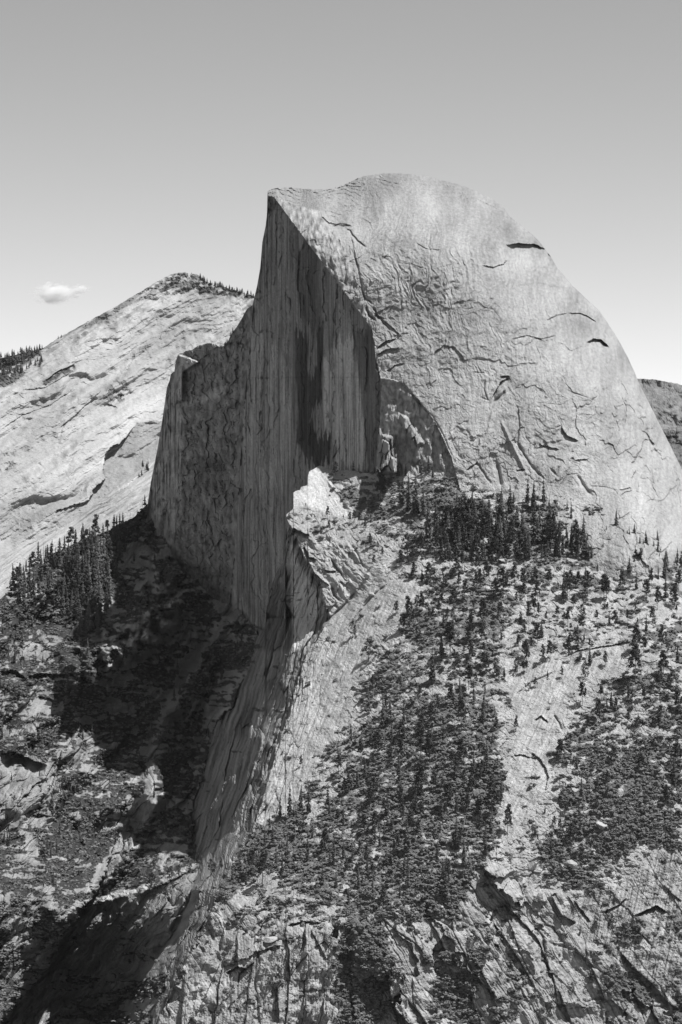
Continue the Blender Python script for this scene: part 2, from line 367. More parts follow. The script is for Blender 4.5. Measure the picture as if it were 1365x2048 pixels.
# -- traced cracks, arches and flakes
for pts, kind, h, w in [
    (ZB((660, 380), (710, 373), (775, 378), (815, 395), (840, 432)), 'ledge', 30, 20), (ZB((905, 653), (950, 651), (985, 663), (1022, 690)), 'ledge', 11, 5),
    (ZB((983, 770), (1008, 756), (1040, 757), (1070, 786)), 'ledge', 22, 9), (ZB((820, 682), (860, 661), (905, 652)), 'ledge', 6, 5), (ZB((560, 462), (610, 468), (650, 456), (662, 440)), 'ledge', 8, 5),
    (ZB((530, 190), (580, 215), (645, 247)), 'ledge', 7, 6), (ZB((680, 757), (740, 741), (800, 755), (865, 740)), 'ledge', 4, 5), (ZB((600, 1005), (615, 965), (640, 925), (674, 908)), 'ledge', 12, 7), (ZB((605, 1010), (640, 985), (655, 965)), 'groove', 12, 3.5),
    (ZB((636, 905), (672, 903)), 'ledge', 12, 6), (ZB((705, 1030), (712, 1100), (705, 1170), (730, 1205)), 'groove', 9, 2.4), (ZB((880, 1105), (902, 1140), (948, 1162)), 'ledge', 16, 8), (ZB((860, 1110), (880, 1105)), 'groove', 5, 2),
    (ZB((1120, 985), (1140, 1030), (1135, 1105)), 'groove', 7, 1.6), (ZB((1215, 1130), (1250, 1185)), 'groove', 12, 3), (ZB((1250, 1195), (1275, 1220)), 'groove', 9, 3), (ZB((1244, 1285), (1246, 1350), (1268, 1392)), 'groove', 8, 1.8),
    (ZB((790, 1175), (830, 1188), (872, 1196)), 'ledge', 9, 5), (ZB((365, 850), (375, 805), (410, 782), (450, 787), (482, 820), (498, 850)), 'ledge', 6, 12), (ZB((300, 370), (340, 395), (402, 401)), 'ledge', 3.5, 5),
    (ZB((140, 792), (180, 763), (217, 755)), 'ledge', 12, 6), (ZB((142, 820), (180, 797), (232, 793)), 'ledge', 12, 7), (ZB((180, 884), (215, 862), (252, 850)), 'ledge', 7, 5), (ZB((130, 650), (182, 690), (242, 746)), 'ledge', 8, 5),
    (ZB((0, 300), (40, 330), (60, 360), (96, 386)), 'groove', 7, 2.2), (ZB((35, 335), (60, 450), (85, 560)), 'groove', 6, 2), (ZB((85, 270), (120, 290), (127, 320)), 'groove', -4, 2), (ZB((560, 990), (585, 1000), (570, 955), (576, 920)), 'groove', 6, 2),
    (ZB((540, 1250), (600, 1335)), 'groove', 8, 2.6), (ZB((622, 1255), (640, 1345)), 'groove', 14, 5), (ZB((690, 1160), (720, 1200), (760, 1265), (805, 1315)), 'groove', 8, 2.4), (ZB((755, 1250), (815, 1320)), 'groove', 6, 2),
    (ZB((838, 1275), (860, 1300), (872, 1262)), 'groove', 10, 3), (ZB((950, 1305), (965, 1335), (1002, 1385)), 'groove', 10, 4), (ZB((955, 1250), (930, 1240), (992, 1234)), 'ledge', 8, 5), (ZB((1045, 720), (1080, 762), (1142, 822)), 'groove', 6, 2),
    (ZB((842, 436), (882, 492)), 'groove', 12, 3.5), (ZB((520, 835), (580, 840)), 'groove', 3, 1.5), (ZB((530, 890), (575, 892)), 'groove', 4, 1.6), (ZB((560, 1195), (580, 1120), (625, 940)), 'groove', 3.5, 2), (ZB((640, 1085), (680, 1170), (740, 1290)), 'groove', -7, 3.5),
    (ZB((250, 940), (300, 1000), (365, 1065), (410, 1145), (440, 1220)), 'groove', 5, 2), (ZB((200, 450), (290, 460), (350, 480)), 'groove', 2, 1.3), (ZB((335, 615), (380, 612), (420, 605)), 'groove', 2, 1.3), (ZB((775, 485), (790, 495)), 'groove', 6, 3),
    (ZB((820, 575), (815, 640), (840, 690)), 'groove', 2.5, 1.5), (ZB((1050, 860), (1075, 900)), 'groove', 4, 1.6), (ZB((900, 960), (1010, 1000), (1020, 1060)), 'groove', 2.5, 1.4), (ZB((770, 1010), (880, 1020), (930, 990)), 'groove', 2, 1.4),
    (ZB((200, 590), (240, 480), (262, 420)), 'groove', 2, 1.6), (ZB((360, 540), (390, 470), (440, 460), (450, 510)), 'groove', 2, 1.8), (ZB((430, 550), (470, 480), (520, 440)), 'groove', 2, 1.8), (ZB((940, 610), (960, 622)), 'groove', 5, 2),
    (ZB((1110, 1360), (1160, 1350)), 'ledge', 6, 4), (ZB((1000, 1345), (1060, 1350), (1100, 1362)), 'groove', 3, 1.5), (ZB((870, 1350), (905, 1300), (960, 1290)), 'groove', 3, 1.6), (ZB((500, 1280), (545, 1245)), 'ledge', 8, 5), (ZB((700, 1280), (735, 1275)), 'ledge', 8, 5),
    (H1((680, 290), (760, 365), (850, 385), (940, 392)), 'ledge', 11, 5), (H1((780, 400), (840, 372), (900, 375), (955, 400)), 'ledge', 9, 4), (H1((945, 430), (960, 470), (1010, 520), (1064, 570)), 'groove', 9, 1.8), (H1((690, 265), (780, 270), (870, 300)), 'ledge', 6, 3), (H1((800, 220), (880, 225), (990, 215)), 'ledge', 5, 3),
    (H1((955, 595), (975, 650), (1015, 760)), 'groove', 8, 1.8), (H1((1040, 935), (1070, 1010), (1135, 1055)), 'groove', 9, 2), (H1((1140, 1090), (1180, 1170), (1235, 1185)), 'groove', 9, 2), (H1((1200, 1190), (1285, 1280)), 'groove', 7, 2), (H1((1070, 1080), (1100, 1150), (1150, 1195)), 'groove', 12, 3),
    (H1((500, 740), (520, 620), (575, 520)), 'groove', 10, 2.4), (H1((330, 760), (365, 640)), 'groove', 9, 2), (H1((295, 900), (310, 820)), 'groove', 14, 3), (H2((700, 190), (695, 360), (705, 620)), 'groove', 16, 2.6), (H2((860, 680), (880, 430)), 'groove', 10, 1.4), (H2((790, 1100), (860, 1000)), 'groove', 12, 1.5), (H2((825, 940), (800, 1050)), 'groove', 10, 1.5)]:
    stroke(u, v, D, pts, kind, h * (1.0 if h > 20 else 0.58), w * (0.85 if kind == 'ledge' else 0.8))
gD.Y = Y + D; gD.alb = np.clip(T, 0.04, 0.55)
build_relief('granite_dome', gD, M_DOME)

# ------------------------------------------------------------------ far ridge beyond the dome, its lower slab, far hills
C_TOP = poly_t([(-900, 1060), (-600, 950), (-260, 800), (-120, 752), (0, 717), (45, 706), (85, 697), (120, 674), (172, 645), (225, 617), (275, 587), (320, 560), (340, 550), (350, 547), (370, 544.5), (395, 549), (408, 557), (412, 563), (450, 574), (485, 585), (507, 591), (560, 610), (640, 660), (760, 800)])
gC = Grid(cols_of((-900, -6, 8), (-6, 530, 1.5), (530, 760, 6)), C_TOP, 1330.0, 480, 1.0, 7)
u, v = gC.u, gC.v
far = tps([(370, 545, 9350), (507, 591, 9250), (640, 660, 9150), (180, 640, 9150), (0, 717, 8950), (-200, 780, 8800), (300, 750, 8950), (450, 750, 8950), (100, 850, 8550), (0, 1000, 8150), (200, 950, 8300), (350, 900, 8500), (0, 1200, 7700), (300, 1150, 7900), (500, 1000, 8300), (-200, 1000, 8100)])
x, y = u * f32(1.45), v * f32(1.45)
wx = fbm(x / 160, y / 160, 4, 301)
a1, b1 = along(x, y, 1, -0.62)
a2, b2 = along(x, y, 1, -0.25)
Dc = 62 * fbm(a1 / 480, b1 / 100 + wx * 0.3, 3, 311)
Dc += 7 * fbm(x / 110, y / 75, 3, 313) + 3.5 * strata(b1 / 30 + wx * 1.6, 0.1) * sstep(-0.05, 0.4, fbm(x / 240, y / 200, 3, 321))
Dc += 3.2 * strata(b2 / 15 + 1.2 * wx, 0.12) * sstep(0.0, 0.4, fbm(x / 200, y / 160, 3, 331))
fo, gr = facet(a1 / 80 + wx, b1 / 26, 31, 1.0, 0.09)
Dc += 2.5 * fo + 0.8 * gr
Dc += 4.8 * fbm(a1 / 260 + 0.4 * wx, b1 / 9 + wx * 0.6, 4, 341) + 2.5 * fbm(x / 14, y / 9, 3, 343)
Tc = 0.32 * (1 + 0.20 * fbm(a1 / 200, b1 / 22, 4, 351) + 0.22 * fbm(a1 / 420, b1 / 130, 3, 355))
topz = 1 - sstep(0, 60, v - gC.top[:, None] - 30 * fbm(u / 40, v / 40, 2, 357))
Tc *= 1 - 0.45 * topz * sstep(0.0, 0.25, fbm(a1 / 70, b1 / 14, 3, 361) + 0.15)
def vegc(poly, lo=0.07, fe=5, thr=-0.1):
    global Tc, Dc
    mk = inpoly(u, v, poly, fe) * sstep(thr, thr + 0.12, fbm(x / 26, y / 18, 3, 371))
    Tc = Tc * (1 - mk) + lo * mk; Dc = Dc + mk * 8 * fbm(x / 7, y / 7, 2, 372)
vegc([(-260, 790), (0, 715), (88, 694), (70, 715), (40, 735), (25, 755), (-5, 770), (-260, 900)], 0.05, 3, -0.6)
vegc([(330, 590), (330, 550), (370, 543), (410, 556), (415, 575), (385, 580), (365, 590)], 0.12, 4, -0.25)
vegc([(385, 580), (412, 560), (510, 589), (510, 600), (450, 590), (400, 588)], 0.06, 3, -0.3)
vegc([(140, 705), (172, 645), (225, 617), (275, 587), (325, 558), (330, 575), (260, 610), (180, 660)], 0.14, 4, 0.0)
vegc(ZA((70, 880), (110, 890), (60, 930), (0, 960), (0, 930)), 0.1, 3, -0.3); vegc(ZA((170, 925), (250, 880), (300, 855), (298, 885), (240, 905), (180, 945)), 0.07, 3, -0.2)
vegc(ZA((420, 1000), (440, 930), (500, 900), (530, 970), (560, 990), (480, 1010)), 0.13, 4, -0.1); vegc(ZA((500, 880), (530, 810), (610, 760), (700, 690), (690, 720), (560, 820)), 0.16, 3, 0.05)
vegc(ZA((0, 1220), (60, 1180), (70, 1260), (0, 1300)), 0.18, 6, 0)
for pts, kind, h, w in [(ZA((180, 925), (230, 885), (298, 860)), 'ledge', 45, 7), (ZA((330, 1030), (450, 900), (560, 790), (700, 690)), 'groove', -26, 9), (ZA((240, 1110), (300, 1060), (420, 950)), 'ledge', 30, 16), (ZA((290, 860), (298, 880)), 'groove', 30, 3), (ZA((155, 1255), (178, 1275), (165, 1290)), 'groove', 25, 2.5),
                        (ZA((0, 1120), (90, 1060), (200, 1020), (290, 960)), 'ledge', 18, 8), (ZA((230, 1190), (250, 1110), (290, 1060)), 'groove', 14, 3), (ZA((90, 960), (180, 950), (300, 880)), 'ledge', 20, 7), (ZA((560, 980), (640, 930), (680, 900)), 'groove', 20, 2.4), (ZA((420, 1010), (470, 1030)), 'ledge', 20, 4)]:
    stroke(u, v, Dc, pts, kind, h * 0.4, w)
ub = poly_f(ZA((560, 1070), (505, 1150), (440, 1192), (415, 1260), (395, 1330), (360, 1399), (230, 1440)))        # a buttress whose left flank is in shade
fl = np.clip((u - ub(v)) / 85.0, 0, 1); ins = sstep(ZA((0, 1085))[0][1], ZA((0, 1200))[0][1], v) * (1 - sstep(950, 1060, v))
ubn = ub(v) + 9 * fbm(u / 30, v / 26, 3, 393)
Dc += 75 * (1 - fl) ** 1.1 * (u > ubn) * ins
Tc = np.where((u > ubn) & (v > 845), 0.25 * (1 + 0.10 * fbm(x / 30, y / 70, 3, 391)), Tc)  # the flank's shade is painted in as a darker tone
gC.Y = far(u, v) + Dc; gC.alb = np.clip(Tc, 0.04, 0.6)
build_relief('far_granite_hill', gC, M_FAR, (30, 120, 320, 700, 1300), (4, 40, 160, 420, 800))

S_TOP = poly_t([(-260, 1290), (-100, 1180), (0, 1122), (30, 1105), (65, 1087), (100, 1070), (125, 1056), (150, 1040), (200, 1000), (250, 959), (280, 939), (305, 921), (340, 895), (420, 850)])
gS = Grid(cols_of((-260, -6, 8), (-6, 330, 1.5), (330, 420, 6)), S_TOP, 1380.0, 200, 0.8, 9)
u, v = gS.u, gS.v
slab = tps([(305, 921, 5350), (150, 1040, 5300), (0, 1122, 5250), (-200, 1250, 5200), (300, 1050, 5090), (150, 1150, 5060), (0, 1250, 5020), (200, 1350, 4860), (400, 1000, 5150), (-200, 1370, 4990)])
x, y = u * f32(0.87), v * f32(0.87)
a1, b1 = along(x, y, 1, -0.72)
wx = fbm(a1 / 120, b1 / 40, 3, 401)
Ds = 3.0 * strata(b1 / 9 + wx * 1.2, 0.15) * sstep(-0.2, 0.3, fbm(a1 / 90, b1 / 30, 3, 405)) + 4 * wx + 1.2 * fbm(a1 / 20, b1 / 3, 3, 411) + 10 * np.exp(-(v - gS.top[:, None]) / 6)
fo, gr = facet(a1 / 40, b1 / 9, 41, 1.0, 0.1); Ds += 1.6 * fo + 1.2 * gr
gS.Y = slab(u, v) + Ds; gS.alb = np.clip(0.40 * (1 + 0.20 * fbm(a1 / 60, b1 / 6, 4, 421) + 0.45 * np.minimum(fbm(a1 / 50, b1 / 2.4, 3, 423), 0.1)), 0.05, 0.6)
build_relief('lower_slab_hill', gS, M_FAR, (20, 60, 120, 200, 300), (3, 20, 60, 130, 250))

for nm, tp, Y0, seed, tone in (('far_hill', [(1180, 745), (1250, 752), (1275, 757), (1310, 759), (1335, 764), (1350, 766), (1368, 771), (1420, 770), (1560, 800), (1800, 815), (2100, 850), (2600, 960)], 10500, 13, 0.14),  # forest tone lifted to stand in for distance haze
                               ('far_hill', [(-1700, 960), (-1200, 850), (-700, 800), (-300, 830), (0, 850), (200, 900)], 10800, 19, 0.2),
                               ('forest_hill', [(1230, 880), (1290, 862), (1330, 858), (1365, 862), (1450, 880), (1600, 930), (1800, 1010)], 7600, 14, 0.11)):
    gH = Grid(cols_of((tp[0][0], tp[-1][0], 2.0)), poly_t(tp), 1150.0, 130, 1.2, seed)
    u, v = gH.u, gH.v; x, y = u * f32(1.7), v * f32(1.7)
    gH.Y = (Y0 - (v - gH.top[:, None]) * 4.2 + 60 * fbm(x / 120, y / 90, 4, seed * 40) + 11 * np.abs(gn(x / 7, y / 11, seed * 41))).astype(f32)
    bare = sstep(0.1, 0.3, fbm(x / 60, y / 26, 3, seed * 42)) * (nm == 'far_hill')
    gH.alb = np.clip(tone * (1 + 0.3 * fbm(x / 9, y / 9, 3, seed * 43)) * (1 - bare) + 0.17 * bare, 0.02, 0.5)
    build_relief(nm, gH, M_HILL, (60, 200, 500, 900, 1500), (10, 60, 200, 400, 700))
# ------------------------------------------------------------------ the near mountainside: prow, bench, slabs, gully
E_TOP = [(-260, 1330), (-150, 1285), (-60, 1235), (0, 1200), (15, 1185), (35, 1165), (75, 1125), (110, 1105), (150, 1088), (190, 1072), (225, 1058), (270, 1033), (297, 1006), (305, 1040), (320, 1065), (340, 1098), (350, 1118), (370, 1148), (395, 1165),
         (425, 1195), (445, 1205), (470, 1210), (490, 1235), (515, 1257), (530, 1262), (534, 1215), (540, 1180), (547, 1162), (556, 1140), (566, 1125), (571.5, 1095), (572, 1034), (574, 1028), (580, 1024), (586.5, 1018), (587.5, 985), (592, 981), (601, 980),
         (602.5, 973), (615, 971), (616.5, 952), (619, 943), (629, 937), (639, 931), (654, 937), (669, 940), (704, 941), (736, 946), (744, 945), (760, 950), (800, 948), (830, 934), (850, 927), (880, 932), (905, 950), (915, 963), (960, 968), (985, 985),
         (1010, 998), (1035, 1003), (1050, 995), (1070, 990), (1100, 990), (1125, 990), (1150, 1000), (1190, 1010), (1230, 1045), (1290, 1070), (1340, 1090), (1365, 1105), (1450, 1160), (1560, 1230), (1700, 1330)]
gE = Grid(cols_of((-260, -6, 6), (-6, 566, 1.5), (566, 646, 0.6), (646, 1372, 1.45), (1372, 1700, 7)), poly_t(E_TOP), 2130.0, 760, 0.9, 17)
u, v = gE.u, gE.v
def Dy(pu, pv): return float(gD.at(pu, pv)[0, 1])
ctl_s = [(632, 935, 4035), (700, 943, 4010), (800, 948, Dy(800, 948) - 4), (905, 952, Dy(905, 952) - 3), (1000, 997, Dy(1000, 997) - 3), (1100, 990, Dy(1100, 990) - 3), (1190, 1010, Dy(1190, 1010) - 3), (1290, 1070, Dy(1290, 1070) - 3), (1365, 1105, Dy(1365, 1105) - 3), (1540, 1220, 3790),
         (600, 1000, 3965), (700, 1040, 3890), (800, 1060, 3830), (950, 1080, 3785), (1100, 1085, 3768), (1250, 1115, 3755), (580, 1040, 3925), (620, 1110, 3865), (665, 1225, 3775),
         (760, 1140, 3775), (950, 1135, 3735), (1100, 1135, 3718), (1300, 1155, 3705), (700, 1300, 3690), (850, 1300, 3615), (1000, 1300, 3590), (1150, 1300, 3575), (1330, 1300, 3565),
         (610, 1400, 3650), (750, 1450, 3550), (900, 1450, 3490), (1050, 1450, 3470), (1200, 1450, 3470), (1365, 1450, 3460), (550, 1600, 3500), (700, 1600, 3440), (900, 1600, 3385), (1050, 1600, 3375), (1200, 1600, 3370), (1365, 1600, 3390),
         (480, 1740, 3395), (700, 1750, 3310), (900, 1740, 3290), (1050, 1740, 3305), (1200, 1740, 3320), (1365, 1700, 3350), (430, 1850, 3310), (600, 1850, 3245), (800, 1850, 3240), (1000, 1850, 3262), (1200, 1850, 3285), (1365, 1850, 3300),
         (330, 2048, 3225), (600, 2048, 3180), (850, 2048, 3185), (1000, 2048, 3205), (1200, 2048, 3235), (1365, 2048, 3245), (1650, 2000, 3240), (1650, 1500, 3440)]
Ys = tps(ctl_s, 3e-3)(u, v)
XR = poly_f([(q[1], q[0]) for q in [(900, 560), (1030, 571), (1045, 578), (1060, 588), (1089, 600), (1132, 620), (1159, 640), (1196, 646), (1214, 652), (1234, 664), (1254, 649), (1291, 624), (1320, 610), (1365, 595), (1425, 580), (1475, 560), (1585, 530), (1665, 505), (1710, 480), (1780, 435),
            (1820, 425), (1875, 400), (1925, 370), (1975, 345), (2025, 325), (2048, 315), (2130, 280)][1:]])
xr0 = XR(v); xr = xr0 + (4.5 * fbm(u / 24, v / 20, 3, 501)) * sstep(1070, 1110, v) * np.exp(-np.abs(xr0 - u) / 14)
dl = np.maximum(xr - u, 0)
kw = 4.2 + 4.5 * sstep(1600, 1860, v)
Yw = Ys + 2.0 * np.minimum(dl, 36) + kw * np.maximum(dl - 36, 0) + 6 * sstep(0, 4, dl)
foot = [(297, 1006), (320, 1065), (340, 1098), (370, 1148), (425, 1195), (470, 1210), (515, 1257)]
ctl_l = [(a, b, Dy(a, b) - 6) for a, b in foot] + [(0, 1200, 4420), (75, 1125, 4560), (150, 1088, 4660), (225, 1058, 4730), (-200, 1310, 4300), (100, 1250, 4420), (200, 1250, 4430), (0, 1320, 4270), (120, 1330, 4300), (270, 1200, 4560), (330, 1180, 4600), (350, 1280, 4480), (430, 1290, 4440),
         (250, 1330, 4340), (140, 1400, 4200), (0, 1430, 4120), (250, 1420, 4280), (400, 1400, 4380), (480, 1350, 4340), (350, 1500, 4250), (430, 1480, 4290), (200, 1500, 4130), (60, 1500, 4040), (0, 1560, 3980), (110, 1560, 3985), (300, 1600, 4080), (400, 1600, 4100), (200, 1640, 3980),
         (60, 1660, 3880), (300, 1700, 3990), (380, 1700, 3900), (180, 1740, 3980), (370, 1752, 3690), (260, 1790, 3830), (150, 1822, 3960), (370, 1850, 3560), (300, 1900, 3690), (200, 1900, 3880), (120, 1910, 3980), (0, 1900, 3960), (200, 2048, 3740), (300, 2048, 3500), (100, 2048, 3850), (0, 2048, 3830), (-200, 1700, 3860), (-200, 2048, 3820)]
Yl = tps(ctl_l, 3e-3)(u, v)
XL = poly_f([(225, 1600), (228, 1690), (214, 1740), (190, 1790), (152, 1835), (122, 1880), (98, 1930), (50, 1990), (8, 2048), (-40, 2130)])
xl = XL(v) + 5 * fbm(u / 20, v / 16, 3, 503)
spur = u < xl
Yl = Yl - 430 * sstep(1640, 1850, v) * spur * (1 - 0.3 * np.exp(-(xl - u).clip(0) / 12))
led = poly_t([(60, 1900), (100, 1862), (150, 1818), (200, 1805), (250, 1793), (300, 1777), (340, 1762), (372, 1745), (420, 1722), (470, 1720)])
lv = v - led(u) - 4 * fbm(u / 14, v / 14, 3, 519)
lmask = sstep(100, 150, u) * (1 - sstep(395, 440, u))
Yl = Yl + lmask * (42 * (1 - sstep(-13, 0, lv)) - 34 * np.exp(-np.maximum(lv, 0) / 130)) * np.exp(-np.maximum(-lv - 13, 0) / 60)
def hump(pts, w):
    d = np.full(u.shape, 1e9, f32); Pp = np.array(pts, f32)
    for i in range(len(Pp) - 1):
        a = Pp[i]; e = Pp[i + 1] - a; t = np.clip(((u - a[0]) * e[0] + (v - a[1]) * e[1]) / float(e @ e), 0, 1)
        d = np.minimum(d, (u - a[0] - t * e[0]) ** 2 + (v - a[1] - t * e[1]) ** 2)
    return np.exp(-d / f32(w * w))
Yl = Yl - 250 * hump([(348, 1164), (340, 1205), (300, 1255), (240, 1300), (170, 1345)], 40) * (0.75 + 0.5 * fbm(u / 30, v / 30, 3, 509)) - 90 * hump([(430, 1250), (400, 1330), (330, 1440), (300, 1600)], 26)
near = u > xr
Y = np.where(near, Ys, np.minimum(Yw, Yl))
FOOT = poly_f([(520, 1200), (518, 1260), (510, 1295), (490, 1350), (474, 1400), (425, 1450), (415, 1515), (400, 1575), (380, 1610), (385, 1680), (400, 1740), (395, 1800), (365, 1870), (338, 1940), (318, 2000), (300, 2048), (265, 2130)])
ft = FOOT(v) + 9 * fbm(u / 16, v / 26, 3, 507)
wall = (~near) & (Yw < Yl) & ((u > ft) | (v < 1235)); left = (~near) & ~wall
x, y = u * f32(0.6), v * f32(0.6)
wx = fbm(x / 40, y / 40, 4, 511); wy = fbm(x / 40, y / 40, 4, 521)
def P(poly, fe=8): return inpoly(u, v, poly, fe)
cliffs = P([(430, 1790), (560, 1830), (640, 1850), (760, 1830), (860, 1790), (930, 1745), (1000, 1730), (1080, 1790), (1250, 1770), (1300, 1700), (1365, 1690), (1750, 1690), (1750, 2200), (200, 2200), (330, 1960)], 14)
br_slab = P([(1180, 1770), (1260, 1690), (1365, 1680), (1760, 1690), (1760, 2010), (1365, 2010), (1290, 1960), (1180, 1890), (1130, 1850)], 14)
slab_m = np.maximum(P([(1010, 1320), (1110, 1305), (1260, 1285), (1235, 1340), (1130, 1400), (1105, 1480), (1098, 1560), (1060, 1640), (1010, 1700), (1010, 1560), (1035, 1450)], 8), P([(690, 1205), (780, 1160), (870, 1155), (840, 1200), (790, 1235), (720, 1330), (705, 1400), (650, 1500), (560, 1650), (500, 1690), (560, 1480), (600, 1380), (640, 1290)], 8))
blocks = P([(578, 1050), (620, 1062), (700, 1088), (748, 1145), (735, 1175), (690, 1210), (650, 1240), (630, 1160), (590, 1090)], 8)
tip = P([(588, 1015), (588, 985), (620, 970), (617, 944), (632, 935), (660, 960), (700, 1035), (660, 1030), (620, 1012)], 4)
D = 3.5 * wx + 1.1 * fbm(x / 10, y / 10, 3, 531) + 0.5 * fbm(x / 3, y / 2.4, 3, 541)
fo, gr = facet(x / 16 + wx, y / 11 + wy, 51, 1.2, 0.09)
fo2, gr2 = facet(x / 5.5 + 1.3 * wx, y / 4 + 1.3 * wy, 55, 1.2, 0.1)
gen = near * (1 - slab_m) * (1 - cliffs) * (1 - blocks) * (1 - tip)
D += gen * (2.6 * fo + 1.0 * gr + 1.3 * fo2 + 0.6 * gr2)
# smooth slabs with long streaks running down the fall line
a1, b1 = along(x, y, -0.45, 1)
D += slab_m * (0.9 * fbm(a1 / 60, b1 / 3.2, 4, 551) + 1.4 * strata(b1 / 13 + wx * 0.9, 0.12) * sstep(0, 0.3, fbm(a1 / 50, b1 / 20, 2, 555)) + 0.5 * fo + 0.5 * gr)
ab, bb = along(x + 2 * wx, y + 2 * wy, 0.62, 0.78)
fob, grb = facet(ab / 30 + 0.3 * wx, bb / 13 + 0.3 * wy, 57, 1.5, 0.05)
D += blocks * (5.5 * fob + 1.3 * grb + 4 * fbm(ab / 30, bb / 10, 3, 559) + 1.6 * fo2 + 0.8 * gr2 + 1.5 * strata(bb / 17 + 1.2 * wx, 0.1))
a3, b3 = along(x, y, 0.55, 0.83)
D += tip * (0.7 * fbm(a3 / 16, b3 / 3, 3, 561) + 0.4 * gr)
# lower cliffs: slabs and corners leaning to the right as they fall
a2, b2 = along(x + 3 * wx, y + 3 * wy, 0.52, 0.86)
fo3, gr3 = facet(a2 / 95, b2 / 22, 61, 1.6, 0.04)
fo4, gr4 = facet(a2 / 34 + 0.4 * wx, b2 / 9, 65, 1.3, 0.06)
md = sstep(-0.25, 0.25, fbm(x / 45, y / 60, 3, 573))
cl = (4 + 5 * md) * fo3 + 1.2 * gr3 + (0.6 + 2.6 * md) * fo4 + 1.0 * md * gr4 + 2.5 * fbm(a2 / 90, b2 / 24, 2, 571) + 2.2 * gr3 + 1.1 * fbm(a2 / 25, b2 / 3, 3, 575)
mid = P([(420, 1870), (560, 1840), (700, 1850), (720, 2100), (300, 2130)], 20)                      # steeper, upright columns
a5, b5 = along(x + 3 * wx, y, -0.12, 1)
fo5, gr5 = facet(a5 / 120, b5 / 22, 71, 1.6, 0.035); fo6, gr6 = facet(a5 / 45 + 0.3 * wx, b5 / 8, 73, 1.3, 0.06)
cm = 9 * fo5 + 2.4 * gr5 + 2.4 * fo6 * (0.3 + md) + 1.0 * gr6 * md + 4 * fbm(a5 / 90, b5 / 30, 3, 579) + 1.2 * fbm(a5 / 30, b5 / 3, 3, 577)
fob1, _g = facet(a2 / 150 + 0.3 * wx, b2 / 40 + 0.3 * wy, 67, 2.2, 0.05); fob2, _g2 = facet(a5 / 140 + 0.3 * wx, b5 / 34, 77, 2.2, 0.05)
cl = 0.85 * (cl * (1 - mid) + cm * mid) + 16 * (fob1 * (1 - mid) * (1 - 0.6 * br_slab) + fob2 * mid)
a6, b6 = along(x, y, -0.2, 1)
cl = cl * (1 - 0.72 * br_slab) + br_slab * (1.0 * fbm(a6 / 45, b6 / 2.6, 4, 581) + 0.6 * fo2)
D += near * cliffs * cl
# shaded wall under the ridge line
a7, b7 = along(x + 3 * wx, y, -0.30, 1)
fo7, gr7 = facet(a7 / 55, b7 / 9, 81, 1.4, 0.08); fo8, gr8 = facet(a7 / 20, b7 / 4, 85, 1.2, 0.1)
D += wall * (15 * fo7 + 5 * gr7 + 6 * fo8 + 2 * gr8 + 9 * fbm(a7 / 60, b7 / 10, 3, 591) + 2.5 * fbm(a7 / 25, b7 / 2.2, 3, 595))
# slab beside the ridge line also breaks into leaning plates
rs = near * np.exp(-np.maximum(u - xr, 0) / 42) * sstep(1250, 1300, v) * (1 - sstep(1700, 1780, v))
D += rs * (9 * fo7 + 4 * gr7 + 3.5 * fo8 + 1.2 * gr8)
# gully side
a8, b8 = along(x + 6 * wx, y + 6 * wy, -0.62, 0.78)
fo9, gr9 = facet(a8 / 45, b8 / 15, 91, 1.4, 0.08); fo10, gr10 = facet(a8 / 16, b8 / 6.5, 95, 1.3, 0.1)
smooth_l = P([(60, 1420), (80, 1360), (215, 1340), (225, 1350), (215, 1390), (190, 1430), (120, 1430)], 8)
led_m = lmask * sstep(-14, -9, lv) * (1 - sstep(-2, 2, lv))
D += left * (1 - led_m) * (1 - 0.75 * smooth_l) * (46 * fbm(a8 / 130, b8 / 40, 3, 599) + 11 * fo9 + 4 * gr9 + 4.5 * fo10 + 1.6 * gr10 + 9 * fbm(a8 / 60, b8 / 25, 3, 601) + 1.3 * fbm(a8 / 18, b8 / 2.2, 3, 605))
D += left * led_m * (6 * fo2 + 2.5 * gr2 + 5 * wx)
under = left * (~spur) * np.maximum(lmask, sstep(1830, 1850, v)) * sstep(0, 10, lv)
D += under * (9 * fbm(a8 / 70, b8 / 9, 3, 611) + 10 * strata(b8 / 15 + wx * 0.8, 0.1))
T = np.full(u.shape, 0.36, f32)
T *= 1 + 0.22 * fbm(x / 20, y / 14, 4, 621) + 0.10 * fo2
T = np.where(near, T * (1 + slab_m * 0.28 * fbm(a1 / 40, b1 / 2.2, 4, 631) + (1 - br_slab) * cliffs * 0.35 * fbm(a2 / 50, b2 / 2.4, 4, 637) + br_slab * cliffs * 0.7 * np.minimum(fbm(a6 / 60, b6 / 2.4, 4, 635), 0.2)), T)
T = T * (1 + 0.22 * tip) + 0.05 * tip - 0.05 * near * cliffs
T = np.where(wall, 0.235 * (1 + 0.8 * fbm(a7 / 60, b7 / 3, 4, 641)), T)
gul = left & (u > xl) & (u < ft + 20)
T = np.where(left, np.where(gul, 0.33, 0.25) * (1 + 0.4 * fbm(a8 / 20, b8 / 8, 4, 645)) * (1 - 0.1 * under), T)  # gully rock painted lighter in place of fill light in the shadow
T = T * (1 - led_m * left) + led_m * left * 0.34 * (1 + 0.9 * fo2 + 0.5 * wx)
pale = P(H4((405, 680), (430, 680), (470, 830), (560, 960), (640, 1100), (620, 1290), (575, 1420), (560, 1520), (430, 1520), (415, 1000)), 5) * wall
T = T * (1 - pale) + pale * 0.52 * (1 + 0.35 * fbm(a7 / 60, b7 / 2, 4, 651))  # grazing light on this part of the wall is painted into its tone
